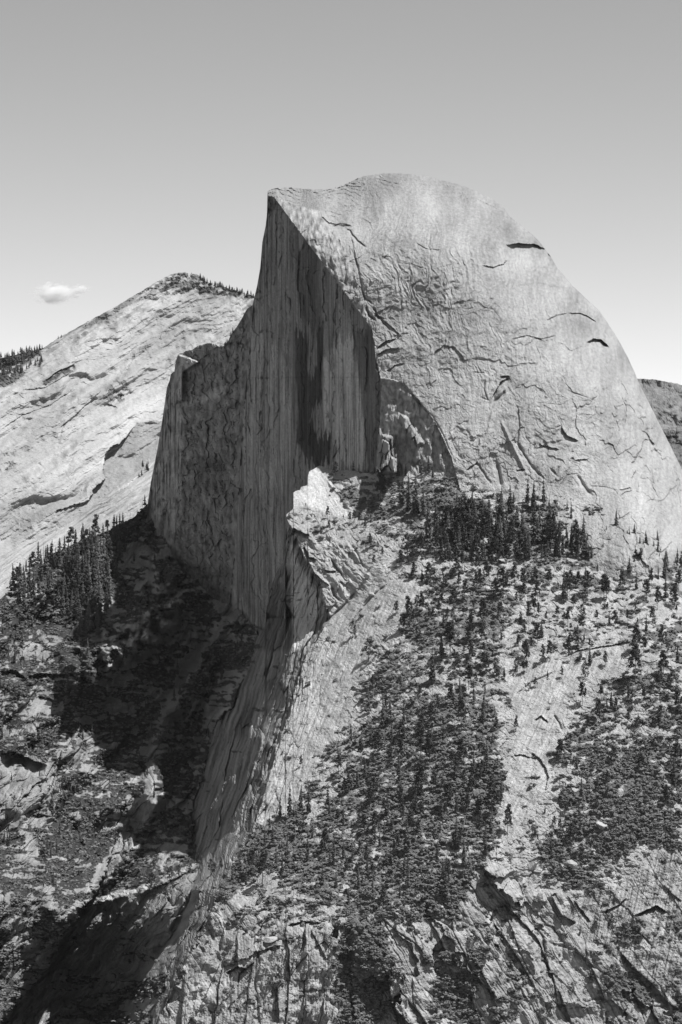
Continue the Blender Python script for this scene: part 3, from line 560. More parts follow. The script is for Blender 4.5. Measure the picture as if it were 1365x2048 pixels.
darkrock = P(H4((400, 850), (330, 900), (260, 1000), (200, 1300), (140, 1526), (400, 1526), (420, 1400), (405, 1080)), 6)
T = T * (1 - 0.35 * darkrock)
for pts, kind, h, w in [
    (ZF((760, 110), (790, 130), (822, 175), (830, 210), (815, 270)), 'groove', 9, 2.6), (ZF((690, 120), (720, 118), (760, 130)), 'ledge', 5, 3), (ZD((775, 1080), (800, 1062), (828, 1090)), 'ledge', 7, 3.5), (ZD((850, 1060), (870, 1090), (882, 1120)), 'groove', 6, 2.2),
    (ZF((590, 650), (700, 760), (790, 860), (860, 1040)), 'groove', 12, 3), (ZF((560, 740), (640, 830), (720, 950), (780, 1060)), 'groove', 10, 2.6), (ZF((840, 680), (880, 760), (940, 790)), 'groove', 14, 5), (ZF((840, 680), (858, 672)), 'groove', 8, 3), (ZF((930, 700), (1000, 790)), 'groove', 9, 2.6),
    (ZF((1165, 765), (1220, 740), (1262, 722), (1305, 748)), 'ledge', 14, 5), (ZF((1110, 900), (1180, 980), (1240, 1030), (1300, 1100), (1365, 1150)), 'groove', 16, 4), (ZF((1290, 640), (1330, 680), (1365, 705)), 'groove', 8, 2.4), (ZF((1160, 815), (1210, 850), (1240, 880)), 'groove', 5, 2),
    (ZF((550, 960), (600, 1060), (640, 1110)), 'groove', 12, 4), (ZF((930, 900), (990, 940), (1010, 970)), 'groove', 10, 3), (ZF((1040, 750), (1110, 720), (1140, 690)), 'ledge', 6, 4), (ZF((1070, 1090), (1150, 1160)), 'groove', 12, 4), (ZF((870, 1060), (920, 1190)), 'groove', 12, 4),
    (ZE((905, 990), (950, 965), (985, 975)), 'ledge', 12, 5), (ZE((1035, 960), (1030, 910), (1080, 890), (1130, 880)), 'groove', 8, 2.4), (ZE((1245, 820), (1280, 880), (1310, 940)), 'groove', 10, 3), (ZE((1150, 800), (1210, 785), (1290, 790)), 'ledge', 9, 5), (ZE((940, 870), (880, 960), (800, 1130)), 'groove', 18, 6), (ZE((1110, 1040), (1120, 1195)), 'groove', 16, 5),
    (ZE((0, 115), (60, 108), (130, 140), (190, 160)), 'ledge', 40, 26), (ZC((110, 905), (160, 893), (230, 898), (300, 895)), 'ledge', 26, 8), (ZC((370, 790), (440, 780), (490, 745)), 'ledge', 12, 5), (ZC((150, 985), (190, 990), (240, 1010)), 'ledge', 12, 6), (ZC((0, 885), (60, 880), (110, 920)), 'ledge', 28, 12),
    (H4((735, 800), (780, 870), (825, 925)), 'groove', 8, 2.2), (H4((680, 880), (720, 890), (775, 890)), 'ledge', 9, 5), (H4((600, 910), (660, 960), (720, 1010)), 'ledge', 12, 6), (H4((740, 1010), (760, 1090), (805, 1130)), 'groove', 10, 3), (H4((520, 690), (560, 780), (620, 800)), 'ledge', 12, 6), (H4((430, 545), (500, 580), (560, 605)), 'ledge', 16, 8),
    (H4((700, 160), (800, 280), (880, 390)), 'groove', -5, 2.5), (H4((810, 910), (840, 965), (865, 968)), 'groove', 6, 2), (H4((900, 690), (940, 740), (1000, 880)), 'groove', 5, 2), (H4((660, 1000), (640, 1090), (690, 1180)), 'groove', 9, 3), (H4((660, 1310), (740, 1260), (850, 1160), (950, 1040)), 'groove', 9, 3),
    (ZD((990, 455), (1080, 452), (1200, 455), (1300, 470)), 'ledge', 5, 6), (ZD((45, 960), (80, 965), (110, 965)), 'groove', 6, 2), (ZD((0, 740), (120, 590), (180, 540)), 'groove', 4, 2), (ZD((880, 830), (950, 800), (1080, 780), (1130, 770)), 'ledge', 5, 4), (ZD((700, 980), (760, 930), (850, 890)), 'groove', 5, 2)]:
    if kind == 'groove' and h >= 8 and pts[0][1] > 1250: kind, h, w = 'ledge', h * 0.6, w * 3.2
    stroke(u, v, D, pts, kind, h, w)
# ------------------------------------------------------------------ where plants grow on it
veg = np.zeros(u.shape, f32)
uw = u + 16 * fbm(u / 70, v / 60, 3, 667) + 7 * fbm(u / 13, v / 10, 2, 669); vw = v + 12 * fbm(u / 70, v / 60, 3, 671) + 5 * fbm(u / 13, v / 10, 2, 673)
def grow(poly, k, fe=10):
    global veg
    m = inpoly(uw, vw, poly, fe); veg = veg * (1 - m) + k * m
veg = np.where(near, 0.24 * (1 - cliffs) + 0.20 * cliffs, 0.64).astype(f32)
grow([(640, 945), (760, 955), (905, 960), (1000, 990), (1180, 1010), (1365, 1100), (1365, 1150), (1000, 1128), (860, 1120), (800, 1095), (700, 1020)], 0.72)
grow([(680, 945), (760, 960), (800, 990), (760, 1000), (700, 970)], 0.42, 5); grow([(1150, 1010), (1365, 1095), (1380, 1150), (1290, 1110), (1200, 1060)], 0.42)
grow([(790, 1145), (1000, 1140), (1365, 1160), (1365, 1300), (1260, 1300), (1100, 1300), (1010, 1320), (1000, 1450), (900, 1500), (700, 1480), (720, 1380), (790, 1260)], 0.58)
grow([(1060, 1180), (1365, 1180), (1365, 1250), (1100, 1300), (1000, 1290)], 0.34)
grow([(800, 1230), (880, 1180), (1000, 1190), (1010, 1240), (920, 1270), (820, 1290)], 0.72); grow([(850, 1330), (960, 1380), (900, 1420), (800, 1400)], 0.55)
grow([(740, 1440), (860, 1390), (990, 1430), (1008, 1560), (990, 1700), (940, 1750), (905, 1830), (780, 1850), (690, 1820), (560, 1770), (520, 1700), (640, 1620), (700, 1540)], 0.72)
grow([(640, 1500), (730, 1420), (740, 1500), (650, 1620), (560, 1700), (540, 1670)], 0.5)
veg *= 1 - 0.92 * np.maximum(slab_m, 0) * near; veg *= 1 - 0.95 * tip; veg *= 1 - 0.7 * blocks
grow([(1100, 1500), (1180, 1410), (1250, 1340), (1380, 1290), (1380, 1640), (1330, 1690), (1240, 1690), (1130, 1660)], 0.55)
grow([(1085, 1690), (1130, 1640), (1250, 1600), (1365, 1540), (1380, 1640), (1345, 1700), (1260, 1690), (1190, 1750), (1150, 1770), (1085, 1765)], 0.78, 6)
grow(H8((420, 250), (860, 60), (1200, 60), (1140, 330), (900, 640), (600, 620), (560, 300)), 0.8, 6)
grow([(440, 1800), (540, 1770), (690, 1830), (640, 1865), (480, 1890)], 0.42); grow([(455, 1680), (540, 1640), (620, 1600), (600, 1680), (520, 1740), (450, 1800), (420, 1790)], 0.9, 6)
grow([(690, 1830), (770, 1850), (790, 1940), (760, 2060), (680, 2060), (670, 1900)], 0.85); grow([(885, 1900), (960, 1890), (960, 2060), (860, 2060)], 0.75); grow([(840, 1790), (930, 1760), (920, 1850), (850, 1830)], 0.9, 5)
grow([(1020, 1900), (1050, 1950), (1030, 2050), (985, 2050)], 0.55, 6); grow([(1180, 1900), (1230, 1850), (1300, 1830), (1290, 1890), (1210, 1960)], 0.55, 6); grow([(1210, 1930), (1300, 1960), (1290, 2010), (1200, 1990)], 0.9, 5); grow([(1340, 1990), (1380, 1990), (1380, 2060), (1340, 2060)], 0.8, 6); grow([(960, 1780), (1050, 1790), (1040, 1900), (980, 1890)], 0.35)
lg = lambda poly, k, fe=10: grow(poly, k, fe)
lg([(0, 1190), (75, 1115), (150, 1080), (297, 1010), (300, 1040), (232, 1120), (215, 1230), (160, 1290), (60, 1240)], 0.85, 6)
lg([(300, 1010), (345, 1100), (430, 1205), (520, 1262), (500, 1330), (470, 1420), (415, 1520), (380, 1610), (300, 1700), (190, 1630), (200, 1450), (300, 1350), (370, 1230), (350, 1190), (330, 1160), (290, 1215), (215, 1235), (230, 1120)], 0.62, 6)
lg([(290, 1210), (320, 1165), (345, 1160), (370, 1210), (360, 1240), (300, 1320), (230, 1330), (190, 1310), (240, 1270)], 0.30, 5)
lg([(160, 1300), (100, 1320), (60, 1300), (0, 1300), (0, 1330), (100, 1330), (165, 1340), (170, 1310)], 0.9, 4)
lg([(0, 1340), (60, 1360), (50, 1430), (0, 1480)], 0.7, 6); lg([(70, 1430), (190, 1440), (170, 1500), (80, 1470)], 0.75, 6); lg([(0, 1500), (60, 1510), (120, 1560), (110, 1640), (0, 1680)], 0.12, 6); lg([(60, 1650), (130, 1640), (230, 1690), (210, 1790), (130, 1740), (60, 1720)], 0.92, 6)
lg([(210, 1700), (300, 1700), (390, 1700), (370, 1740), (260, 1785), (220, 1780)], 0.85, 6); lg([(150, 1785), (230, 1700), (300, 1600), (320, 1590), (260, 1700), (200, 1790)], 0.1, 5); lg([(0, 1860), (80, 1760), (120, 1780), (60, 1900)], 0.5)
lg([(280, 1810), (345, 1780), (400, 1740), (430, 1790), (400, 1870), (340, 1980), (300, 1960), (350, 1880)], 0.9, 6); lg([(115, 1960), (60, 2020), (100, 2060), (200, 2060), (160, 1960)], 0.6)
veg = np.where(wall, veg * 0.12, veg); veg *= 1 - 0.9 * (under * (lv < 180)); veg *= 1 - 0.9 * led_m * left
# pale talus and washed rock in the gully
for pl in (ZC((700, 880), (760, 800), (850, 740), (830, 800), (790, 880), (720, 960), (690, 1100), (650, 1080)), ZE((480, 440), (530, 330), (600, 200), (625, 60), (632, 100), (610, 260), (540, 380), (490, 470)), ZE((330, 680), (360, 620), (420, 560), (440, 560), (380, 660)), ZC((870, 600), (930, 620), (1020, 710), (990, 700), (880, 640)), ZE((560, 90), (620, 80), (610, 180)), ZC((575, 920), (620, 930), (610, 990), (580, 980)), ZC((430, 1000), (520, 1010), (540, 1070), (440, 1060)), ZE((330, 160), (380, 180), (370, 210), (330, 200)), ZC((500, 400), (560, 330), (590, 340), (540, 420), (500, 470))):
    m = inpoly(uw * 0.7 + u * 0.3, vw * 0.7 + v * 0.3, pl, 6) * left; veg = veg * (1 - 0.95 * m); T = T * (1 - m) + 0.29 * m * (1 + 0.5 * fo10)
strip = fbm(x / 22 + wx, y / 5.5 + wy * 0.6, 4, 661)                     # brush grows in strips across the slope
cover = sstep(0.46, 0.56, veg * 1.2 - 0.14 + 0.50 * strip + 0.34 * fbm(x / 8, y / 6, 2, 665) + (0.30 + 0.35 * left) * fbm(x / 55, y / 30, 3, 675))
T = T * (1 - (0.6 + 0.22 * left) * cover)
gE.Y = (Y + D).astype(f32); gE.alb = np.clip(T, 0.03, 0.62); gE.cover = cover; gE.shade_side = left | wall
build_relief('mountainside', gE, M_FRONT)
# ------------------------------------------------------------------ plants
rng = np.random.default_rng(2024)
M_NEEDLE = plain_material('fir_needles', 0.088, 0.45, 0.6)
M_FIRS = [plain_material('fir_needles', q, 0.45, 0.6) for q in (0.075, 0.11, 0.12, 0.09)]
M_PINE = plain_material('pine_needles', 0.08, 0.45, 0.6)
M_BARK = plain_material('bark', 0.13, 0.3, 1.5)
M_DEAD = plain_material('bleached_wood', 0.42, 0.2, 1.5)
M_SHRUB = plain_material('brush_leaves', 0.135, 0.5, 0.2)
M_BOULDER = rock_material('boulder_granite', 0.12, 0.5, 0.7)

def trunk_geo(h0, h1, r0, r1, bend, seed, n=6, segs=5):
    rg = np.random.default_rng(seed); ph = rg.random() * 6.28
    co = []; fa = []
    for k in range(segs + 1):
        t = k / segs; z = h0 + (h1 - h0) * t; r = r0 + (r1 - r0) * t
        cx = bend * math.sin(t * 2.2) * math.cos(ph); cy = bend * math.sin(t * 2.2) * math.sin(ph)
        for j in range(n): co.append((cx + r * math.cos(6.2832 * j / n), cy + r * math.sin(6.2832 * j / n), z))
    for k in range(segs):
        for j in range(n):
            a = k * n + j; b = k * n + (j + 1) % n
            fa += [(a, b, b + n), (a, b + n, a + n)]
    return np.array(co), np.array(fa)

def fir_crown(seed, wide=0.13, start=0.10, whorls=26, gap=0.12, power=0.85):
    """whorls of drooping ragged boughs, narrow towards the tip"""
    rg = np.random.default_rng(seed); co = []; fa = []
    for k in range(whorls):
        t = start + (1 - start) * (k + rg.random() * 0.6) / whorls
        R = wide * (1 - t) ** power * (0.75 + 0.5 * rg.random()) + 0.006
        if rg.random() < gap: R *= 0.45
        nb = 7
        for j in range(nb):
            a = 6.2832 * (j + rg.random()) / nb; r = R * (0.6 + 0.6 * rg.random()); dz = -0.30 * r + 0.05 * r * rg.normal()
            w = 0.30 * r + 0.006; px, py = -math.sin(a), math.cos(a)
            ux, uy = math.cos(a), math.sin(a)
            b = len(co)
            co += [(0.05 * r * ux, 0.05 * r * uy, t + 0.012), (0.55 * r * ux + w * px, 0.55 * r * uy + w * py, t + 0.45 * dz - 0.012 - 0.15 * r), (r * ux, r * uy, t + dz), (0.55 * r * ux - w * px, 0.55 * r * uy - w * py, t + 0.45 * dz - 0.012 - 0.15 * r), (0.6 * r * ux, 0.6 * r * uy, t + 0.45 * dz + 0.012 + 0.16 * r)]
            fa += [(b, b + 1, b + 4), (b, b + 4, b + 3), (b + 1, b + 2, b + 4), (b + 4, b + 2, b + 3)]
    b = len(co); co += [(0.008, 0, 0.95), (-0.006, 0.006, 0.95), (-0.004, -0.007, 0.95), (0, 0, 1.0)]; fa += [(b, b + 1, b + 3), (b + 1, b + 2, b + 3), (b + 2, b, b + 3)]
    return np.array(co), np.array(fa)

def pine_crown(seed, wide=0.16, start=0.35, boughs=24, leaf=0.052, per=30):
    """separate tufts of needles at the ends of uneven boughs"""
    rg = np.random.default_rng(seed); co = []; fa = []
    for k in range(boughs):
        t = start + (0.97 - start) * (k + rg.random()) / boughs
        env = math.sin(min(1.0, (1.02 - t) / (1.02 - start) * 1.25) * math.pi * 0.5) ** 0.9
        r = wide * env * (0.35 + 0.75 * rg.random()); a = rg.random() * 6.2832
        c = np.array([r * math.cos(a), r * math.sin(a), t + 0.02 * rg.normal()])
        b = len(co); p = np.array([0, 0, t - 0.03]); sd = np.array([-math.sin(a), math.cos(a), 0]) * 0.004
        co += [tuple(p + sd), tuple(p - sd), tuple(c)]; fa.append((b, b + 1, b + 2))
        for i in range(per):
            q = c + rg.normal(size=3) * np.array([0.026, 0.026, 0.013])
            d1 = rg.normal(size=3); d1 /= np.linalg.norm(d1); d2 = rg.normal(size=3); d2 /= np.linalg.norm(d2); s = leaf * (0.5 + rg.random())
            b = len(co); co += [tuple(q), tuple(q + d1 * s), tuple(q + d2 * s)]; fa.append((b, b + 1, b + 2))
    return np.array(co), np.array(fa)

def mesh_of(name, geo, mat):
    me = bpy.data.meshes.new(name); me.from_pydata([tuple(map(float, p)) for p in geo[0]], [], [tuple(map(int, f)) for f in geo[1]]); me.materials.append(mat); return me

KINDS = {}
for i in range(4): KINDS['fir%d' % i] = (trunk_geo(-0.04, 0.97, 0.013, 0.002, 0.004, 10 + i), fir_crown(20 + i, 0.135 + 0.028 * (i % 3), 0.07 + 0.03 * i, 26, 0.12))
for i in range(4): KINDS['pine%d' % i] = (trunk_geo(-0.04, 0.95, 0.014, 0.003, 0.012, 30 + i), pine_crown(40 + i, 0.14 + 0.025 * (i % 3), 0.30 + 0.06 * i, 26 + 3 * i))
for i in range(2): KINDS['round%d' % i] = (trunk_geo(-0.05, 0.85, 0.02, 0.005, 0.02, 50 + i), pine_crown(60 + i, 0.30, 0.22, 40, 0.055, 18))
def snag_geo(seed):
    rg = np.random.default_rng(seed); co, fa = trunk_geo(-0.04, 1.0, 0.016, 0.003, 0.015, seed); co = list(map(tuple, co)); fa = list(map(tuple, fa))
    for k in range(16):
        t = 0.35 + 0.6 * rg.random(); a = rg.random() * 6.28; r = 0.10 * (1.1 - t) * (0.5 + rg.random()); b = len(co)
        p = np.array([0, 0, t]); e = np.array([r * math.cos(a), r * math.sin(a), t + 0.01 * rg.normal()])
        co += [tuple(p + [0, 0, 0.006]), tuple(p - [0, 0, 0.006]), tuple(e), tuple(p + np.array([-math.sin(a), math.cos(a), 0]) * 0.006)]
        fa += [(b, b + 1, b + 2), (b + 1, b + 3, b + 2), (b + 3, b, b + 2)]
    return np.array(co), np.array(fa)
KINDS['snag0'] = (snag_geo(71), None); KINDS['snag1'] = (snag_geo(72), None)
MESH = {k: (mesh_of('trunk', a, M_DEAD if k.startswith('snag') else M_BARK), mesh_of('crown', b, M_FIRS[int(k[-1])] if k.startswith('fir') else M_PINE) if b is not None else None) for k, (a, b) in KINDS.items()}

trees = []       # (u, v of the foot, height in photo pixels, kind, zone)
def T_(origin, kinds, zone, pts):
    for i, p in enumerate(pts):
        trees.append((origin[0] + p[0] / origin[2], origin[1] + p[1] / origin[2], p[2], kinds[(i * 7 + len(trees)) % len(kinds)] if len(p) < 4 else p[3], zone if len(p) < 5 else p[4]))
FIRS = ['fir0', 'fir1', 'fir2', 'fir3']; PINES = ['pine0', 'pine1', 'pine2', 'pine3']; MIX = ['pine0', 'fir1', 'pine1', 'pine2', 'fir3', 'pine3']
OD = (683, 900, 2.0); OF = (683, 1450, 2.0); OE = (0, 1450, 2.0); OC = (0, 900, 2.0); O0 = (0, 0, 1.0)
T_(O0, ['fir0', 'fir2'], 'foot', [(1004, 1006, 36), (1022, 1024, 56), (1055, 1006, 56), (1069, 1021, 61), (1088, 1004, 46), (1030, 1000, 14)])
T_(O0, ['fir1', 'pine0'], 'chute', [(761, 1003, 63, 'pine1'), (766, 1003, 54, 'pine0'), (672, 951, 29, 'round0', 'lone_round'), (707, 944, 23, 'fir2'), (805, 1010, 60), (818, 1021, 74), (833, 1029, 86, 'fir0'), (848, 1034, 66), (858, 1078, 84), (873, 1052, 52), (797, 955, 40), (789, 950, 30), (842, 950, 44), (858, 946, 40), (776, 946, 34), (812, 952, 26), (866, 960, 34), (750, 944, 20), (738, 944, 16)])
T_(O0, PINES, 'prow', [(656, 1038, 25), (658, 1063, 20), (669, 1057, 16), (643, 1075, 20), (741, 1095, 28), (756, 1100, 17), (765, 1115, 20), (748, 1132, 22), (709, 1045, 25), (720, 1050, 26), (687, 1038, 9), (612, 1014, 8), (700, 1046, 22), (731, 1060, 20)])
T_(O0, ['pine0', 'pine1'], 'chute', [(804, 1135, 30), (815, 1120, 54, 'round1', 'broad_pine'), (830, 1110, 40), (842, 1112, 46), (800, 1122, 22), (900, 1136, 38), (826, 1125, 34), (925, 1140, 40), (955, 1143, 34), (985, 1140, 30)])
T_(OD, PINES, 'bench', [(275, 715, 65), (220, 660, 28), (322, 650, 40), (390, 660, 30), (350, 530, 40), (290, 515, 34), (405, 592, 32), (580, 520, 40), (648, 590, 60), (695, 542, 44), (620, 600, 44), (785, 606, 42), (730, 555, 40), (832, 545, 34), (890, 612, 72, 'fir1'), (905, 600, 55), (975, 590, 62, 'fir2'), (985, 585, 50), (1050, 605, 55, 'pine2'), (1060, 600, 48), (1125, 572, 46), (1180, 556, 36, 'fir0'), (1222, 602, 42), (1265, 640, 46), (1298, 602, 52, 'fir3'), (1240, 546, 36), (1335, 640, 50), (1350, 560, 40),
     (568, 705, 56), (520, 762, 56), (560, 760, 36), (450, 640, 46), (495, 600, 42), (540, 560, 36), (470, 560, 34), (420, 545, 30, 'fir1'), (460, 500, 36), (750, 690, 42), (790, 670, 30), (865, 672, 24), (820, 690, 22), (892, 690, 20), (930, 636, 30), (785, 772, 40), (710, 782, 22), (740, 842, 42), (835, 842, 40), (945, 786, 46, 'fir2'), (915, 790, 30), (1005, 795, 16, 'round0'), (1095, 702, 30), (1145, 690, 26), (1220, 722, 36, 'fir0'), (1245, 692, 32), (1180, 812, 56), (1280, 802, 50), (1175, 922, 76), (1290, 906, 52)])
T_(OD, PINES, 'slab', [(975, 916, 36, 'round1', 'slab_tree'), (630, 906, 22, 'round0'), (742, 890, 24), (698, 905, 18), (435, 832, 72), (402, 832, 52, 'fir1'), (365, 926, 66, 'fir0', 'black_fir'), (110, 842, 46, 'round1'), (45, 752, 36, 'round0'), (505, 862, 22), (605, 842, 16), (510, 962, 52), (575, 982, 26, 'fir3'), (315, 982, 22), (125, 962, 32), (110, 1056, 52, 'fir2'), (640, 780, 22), (570, 820, 26), (225, 950, 16)])
T_(OD, MIX, 'brush', [(250, 1086, 40, 'fir0'), (165, 1112, 62, 'fir1'), (195, 1092, 52, 'fir2'), (385, 1052, 36), (360, 1092, 42), (475, 1012, 52), (440, 1022, 42), (480, 1112, 62), (565, 1092, 62), (700, 1127, 32), (180, 1060, 40), (530, 1010, 40), (320, 1140, 50), (240, 1160, 40), (200, 1180, 46)])
T_(OD, MIX, 'right_brush', [(965, 1022, 48), (1040, 1002, 30), (1080, 1032, 36), (1030, 1092, 48), (985, 1130, 34), (1270, 932, 26, 'round0'), (1310, 982, 42), (1130, 965, 36), (1345, 850, 40), (1275, 1100, 40), (1210, 1010, 30), (1150, 990, 34), (1350, 1050, 44)])
T_(OF, MIX, 'brush', [(318, 150, 84, 'pine0'), (322, 275, 66), (355, 152, 62), (230, 252, 68), (195, 170, 46), (145, 132, 56), (65, 252, 42), (30, 272, 40), (420, 345, 56), (580, 202, 66), (605, 372, 84), (665, 442, 62), (575, 482, 46), (545, 382, 42), (455, 502, 68, 'fir0'), (490, 572, 62), (265, 512, 68, 'fir1'), (280, 432, 46), (135, 472, 52), (70, 412, 30), (100, 572, 46), (105, 600, 36), (180, 562, 32, 'fir2'), (265, 652, 66, 'fir3'), (415, 702, 84, 'fir0'), (430, 622, 42), (70, 652, 42, 'fir1'), (235, 692, 32), (20, 602, 32), (200, 442, 30), (95, 210, 40), (115, 330, 44), (170, 355, 30), (300, 340, 44), (370, 260, 40), (170, 720, 40), (30, 720, 34), (125, 700, 44, 'fir2'), (385, 560, 50, 'fir3'), (640, 300, 40), (520, 270, 40), (480, 130, 40), (250, 60, 40)])
T_(OF, MIX, 'right_brush', [(880, 150, 46), (962, 302, 48), (900, 352, 22), (775, 462, 22), (815, 352, 18), (1090, 160, 36), (1200, 190, 40), (1330, 240, 60, 'fir0'), (1345, 170, 50), (1300, 330, 46), (840, 520, 36), (925, 470, 40)])
T_(OF, ['round0', 'round1', 'fir2'], 'cliffs', [(580, 622, 24, 'pine1'), (1085, 812, 26), (1005, 1050, 34), (955, 840, 22), (930, 760, 20), (1020, 820, 26), (1110, 900, 22), (1105, 1010, 26), (425, 870, 30), (360, 860, 28), (530, 880, 30), (250, 1050, 30), (1350, 1110, 30), (925, 1080, 26), (700, 960, 26), (540, 1000, 34), (430, 960, 34), (410, 1090, 36), (280, 800, 26)])
T_(OE, FIRS, 'ridge', [(1235, 352, 62), (1205, 342, 52), (1160, 362, 64), (1122, 372, 48), (1250, 452, 32), (1180, 442, 26), (1092, 482, 44), (1060, 482, 38), (1130, 602, 54), (1050, 642, 70, 'pine1'), (1012, 602, 52, 'pine2'), (962, 592, 42), (1312, 322, 46), (1205, 172, 26, 'pine0'), (985, 640, 36), (1105, 560, 36), (1150, 500, 30), (930, 620, 34), (1080, 420, 34), (1215, 420, 30), (1320, 560, 40), (1290, 640, 44), (1345, 650, 36)])
T_(OE, FIRS, 'west', [(210, 362, 50), (40, 482, 32), (18, 470, 26), (205, 540, 30), (228, 520, 34), (215, 640, 30), (190, 500, 30), (240, 450, 34), (250, 250, 30)])
T_(OE, ['round0', 'pine2'], 'ledge', [(610, 660, 36), (686, 625, 32), (715, 610, 26), (755, 590, 26), (400, 700, 22), (430, 690, 20), (660, 690, 24), (800, 570, 30), (845, 600, 34), (560, 690, 16)])
T_(OC, FIRS, 'west', [(35, 842, 32), (90, 790, 34), (352, 832, 42), (60, 850, 26), (20, 800, 26), (75, 760, 22, 'snag0'), (18, 690, 18), (60, 670, 14)])
T_((0, 1000, 4.55), FIRS, 'crest', [(875, 380, 54, 'pine0'), (760, 400, 44), (745, 410, 36), (650, 460, 46, 'pine1'), (690, 440, 40), (350, 580, 46), (465, 600, 48), (1040, 290, 36), (1092, 280, 36), (1185, 262, 36, 'snag1'), (975, 300, 26, 'pine3'), (155, 720, 34), (95, 760, 22), (240, 640, 30), (275, 630, 32), (400, 560, 40, 'snag0'), (435, 570, 38), (545, 520, 40), (590, 500, 40), (1300, 100, 28, 'snag0'), (1320, 60, 24), (1250, 200, 26), (820, 380, 30), (1140, 300, 24), (940, 340, 30)])
T_(O0, ['snag0', 'snag1'], 'snag', [(980, 1287, 42), (1085, 2040 - 1500 + 950, 38), (640, 930, 10)])
def fill(poly, n, lo, hi, kinds, zone, seed, sep):
    rg = np.random.default_rng(seed); P_ = np.array(poly); got = []; tries = 0
    while len(got) < n and tries < n * 60:
        tries += 1
        p = P_.min(0) + rg.random(2) * (P_.max(0) - P_.min(0))
        if inpoly(np.array([p[0]], f32), np.array([p[1]], f32), poly, 0.5)[0] < 0.5: continue
        if any((p[0] - q[0]) ** 2 + ((p[1] - q[1]) * 1.6) ** 2 < sep * sep for q in got): continue
        got.append(p); trees.append((p[0], p[1], lo + (hi - lo) * rg.random() ** 1.2, kinds[rg.integers(len(kinds))], zone))
fill([(862, 1132), (874, 1080), (884, 1040), (925, 1012), (975, 1040), (1010, 1064), (1080, 1072), (1140, 1076), (1172, 1100), (1190, 1128), (1040, 1124), (960, 1122)], 175, 22, 60, FIRS + ['pine1', 'pine2'], 'stand', 5, 5.5)
fill([(6, 1195), (75, 1140), (150, 1112), (225, 1088), (285, 1048), (236, 1130), (226, 1230), (190, 1285), (140, 1262), (80, 1240)], 105, 36, 66, FIRS + ['pine2'], 'west_stand', 6, 8)
fill([(200, 1130), (228, 1130), (222, 1240), (170, 1250), (150, 1180)], 22, 50, 74, FIRS, 'west_stand', 7, 9)
fill([(790, 1145), (1365, 1165), (1365, 1300), (1000, 1400), (800, 1300)], 80, 14, 38, PINES + ['round0', 'fir1'], 'small', 8, 13)
fill([(700, 1480), (1000, 1440), (1000, 1700), (900, 1800), (600, 1760)], 75, 18, 52, MIX, 'small', 9, 13)
fill([(1110, 1500), (1365, 1300), (1365, 1640), (1200, 1700), (1090, 1740)], 40, 14, 30, MIX + ['round0', 'round1'], 'small', 10, 14)
fill([(1000, 1010), (1170, 1020), (1340, 1105), (1350, 1150), (1190, 1120), (1000, 1070)], 48, 14, 46, FIRS, 'small', 12, 12)
fill([(1170, 1085), (1250, 1090), (1365, 1125), (1380, 1165), (1180, 1150)], 34, 20, 44, FIRS + ['pine0'], 'small', 21, 9)
fill([(440, 1800), (690, 1760), (690, 2040), (860, 1900), (960, 2040), (400, 2040)], 26, 12, 26, ['round0', 'round1', 'pine1'], 'small', 13, 16)
fill([(0, 1300), (180, 1330), (200, 1500), (150, 1640), (200, 1780), (0, 1800)], 30, 14, 30, FIRS + ['round0'], 'small', 14, 16)
fill([(230, 1120), (340, 1100), (500, 1280), (420, 1480), (330, 1680), (220, 1620), (210, 1450), (370, 1250), (240, 1230)], 40, 16, 34, FIRS, 'small', 15, 16)

ZONES = {
    'foot': ('tall dark fir standing against the bright foot of the dome', 'firs along the foot of the dome'),
    'chute': ('conifer in the gap between the prow and the dense stand', 'conifers between the prow and the dense stand'),
    'prow': ('small pine growing on the bright broken rock of the prow', 'small pines on the prow'),
    'bench': ('open crowned pine scattered over the brushy bench below the dense stand', 'pines scattered over the bench'),
    'slab': ('tree beside the smooth bare slabs at the middle of the slope', 'trees beside the bare slabs'),
    'brush': ('conifer rising from the dense dark brush of the central slope', 'conifers of the central brush'),
    'right_brush': ('conifer among black bushes beside the pale rock chute', 'conifers among the black bushes'),
    'cliffs': ('stubby tree clinging to cracks of the lowest cliffs', 'stubby trees in the lowest cliffs'),
    'ridge': ('dark fir lining the edge above the shaded wall', 'firs lining the edge of the shaded wall'),
    'west': ('dark fir on the broken ledges west of the shaded gully', 'firs on the broken western ledges'),
    'ledge': ('tree on the bright gravel ledge above the black wall', 'trees on the gravel ledge'),
    'crest': ('conifer outlined against pale slab along the wooded crest', 'conifers outlined along the wooded crest'),
    'stand': ('dark conifer packed in the dense stand below the dome', 'conifers of the dense stand'),
    'west_stand': ('conifer within the wooded slope left of the shaded gully', 'conifers of the wooded slope'),
    'snag': ('dead bare pole of a tree standing in low brush', 'dead trees in the brush')}
SINGLE = {'lone_round': 'round crowned tree where the prow slab meets the sheer face', 'broad_pine': 'broad crowned pine at the near corner of the dense stand',
          'slab_tree': 'lone bushy tree in the middle of the widest bare slab', 'black_fir': 'blackest stout fir at the brush edge beside the pale streaked slab'}
feet = gE.at([t[0] for t in trees], [t[1] for t in trees])
px_h = np.array([t[2] for t in trees]); seen_h = px_h * (np.array([t[4] for t in trees]) != 'small')
order = np.argsort(-seen_h); single = set(order[:300].tolist()) & set(np.nonzero(seen_h > 0)[0].tolist())
for i, t in enumerate(trees):
    if t[4] in SINGLE: single.add(i)
while len(single) > 300: single.remove(min(single, key=lambda i: px_h[i] + 1000 * (trees[i][4] in SINGLE)))
coll = bpy.context.scene.collection
rest_co, rest_fa, rest_tr = [], [], []; nv = 0
b_co, b_fa = [], []; nb_ = 0
WHAT = {'fir': 'fir', 'pin': 'pine', 'rou': 'pine', 'sna': 'dead_tree'}
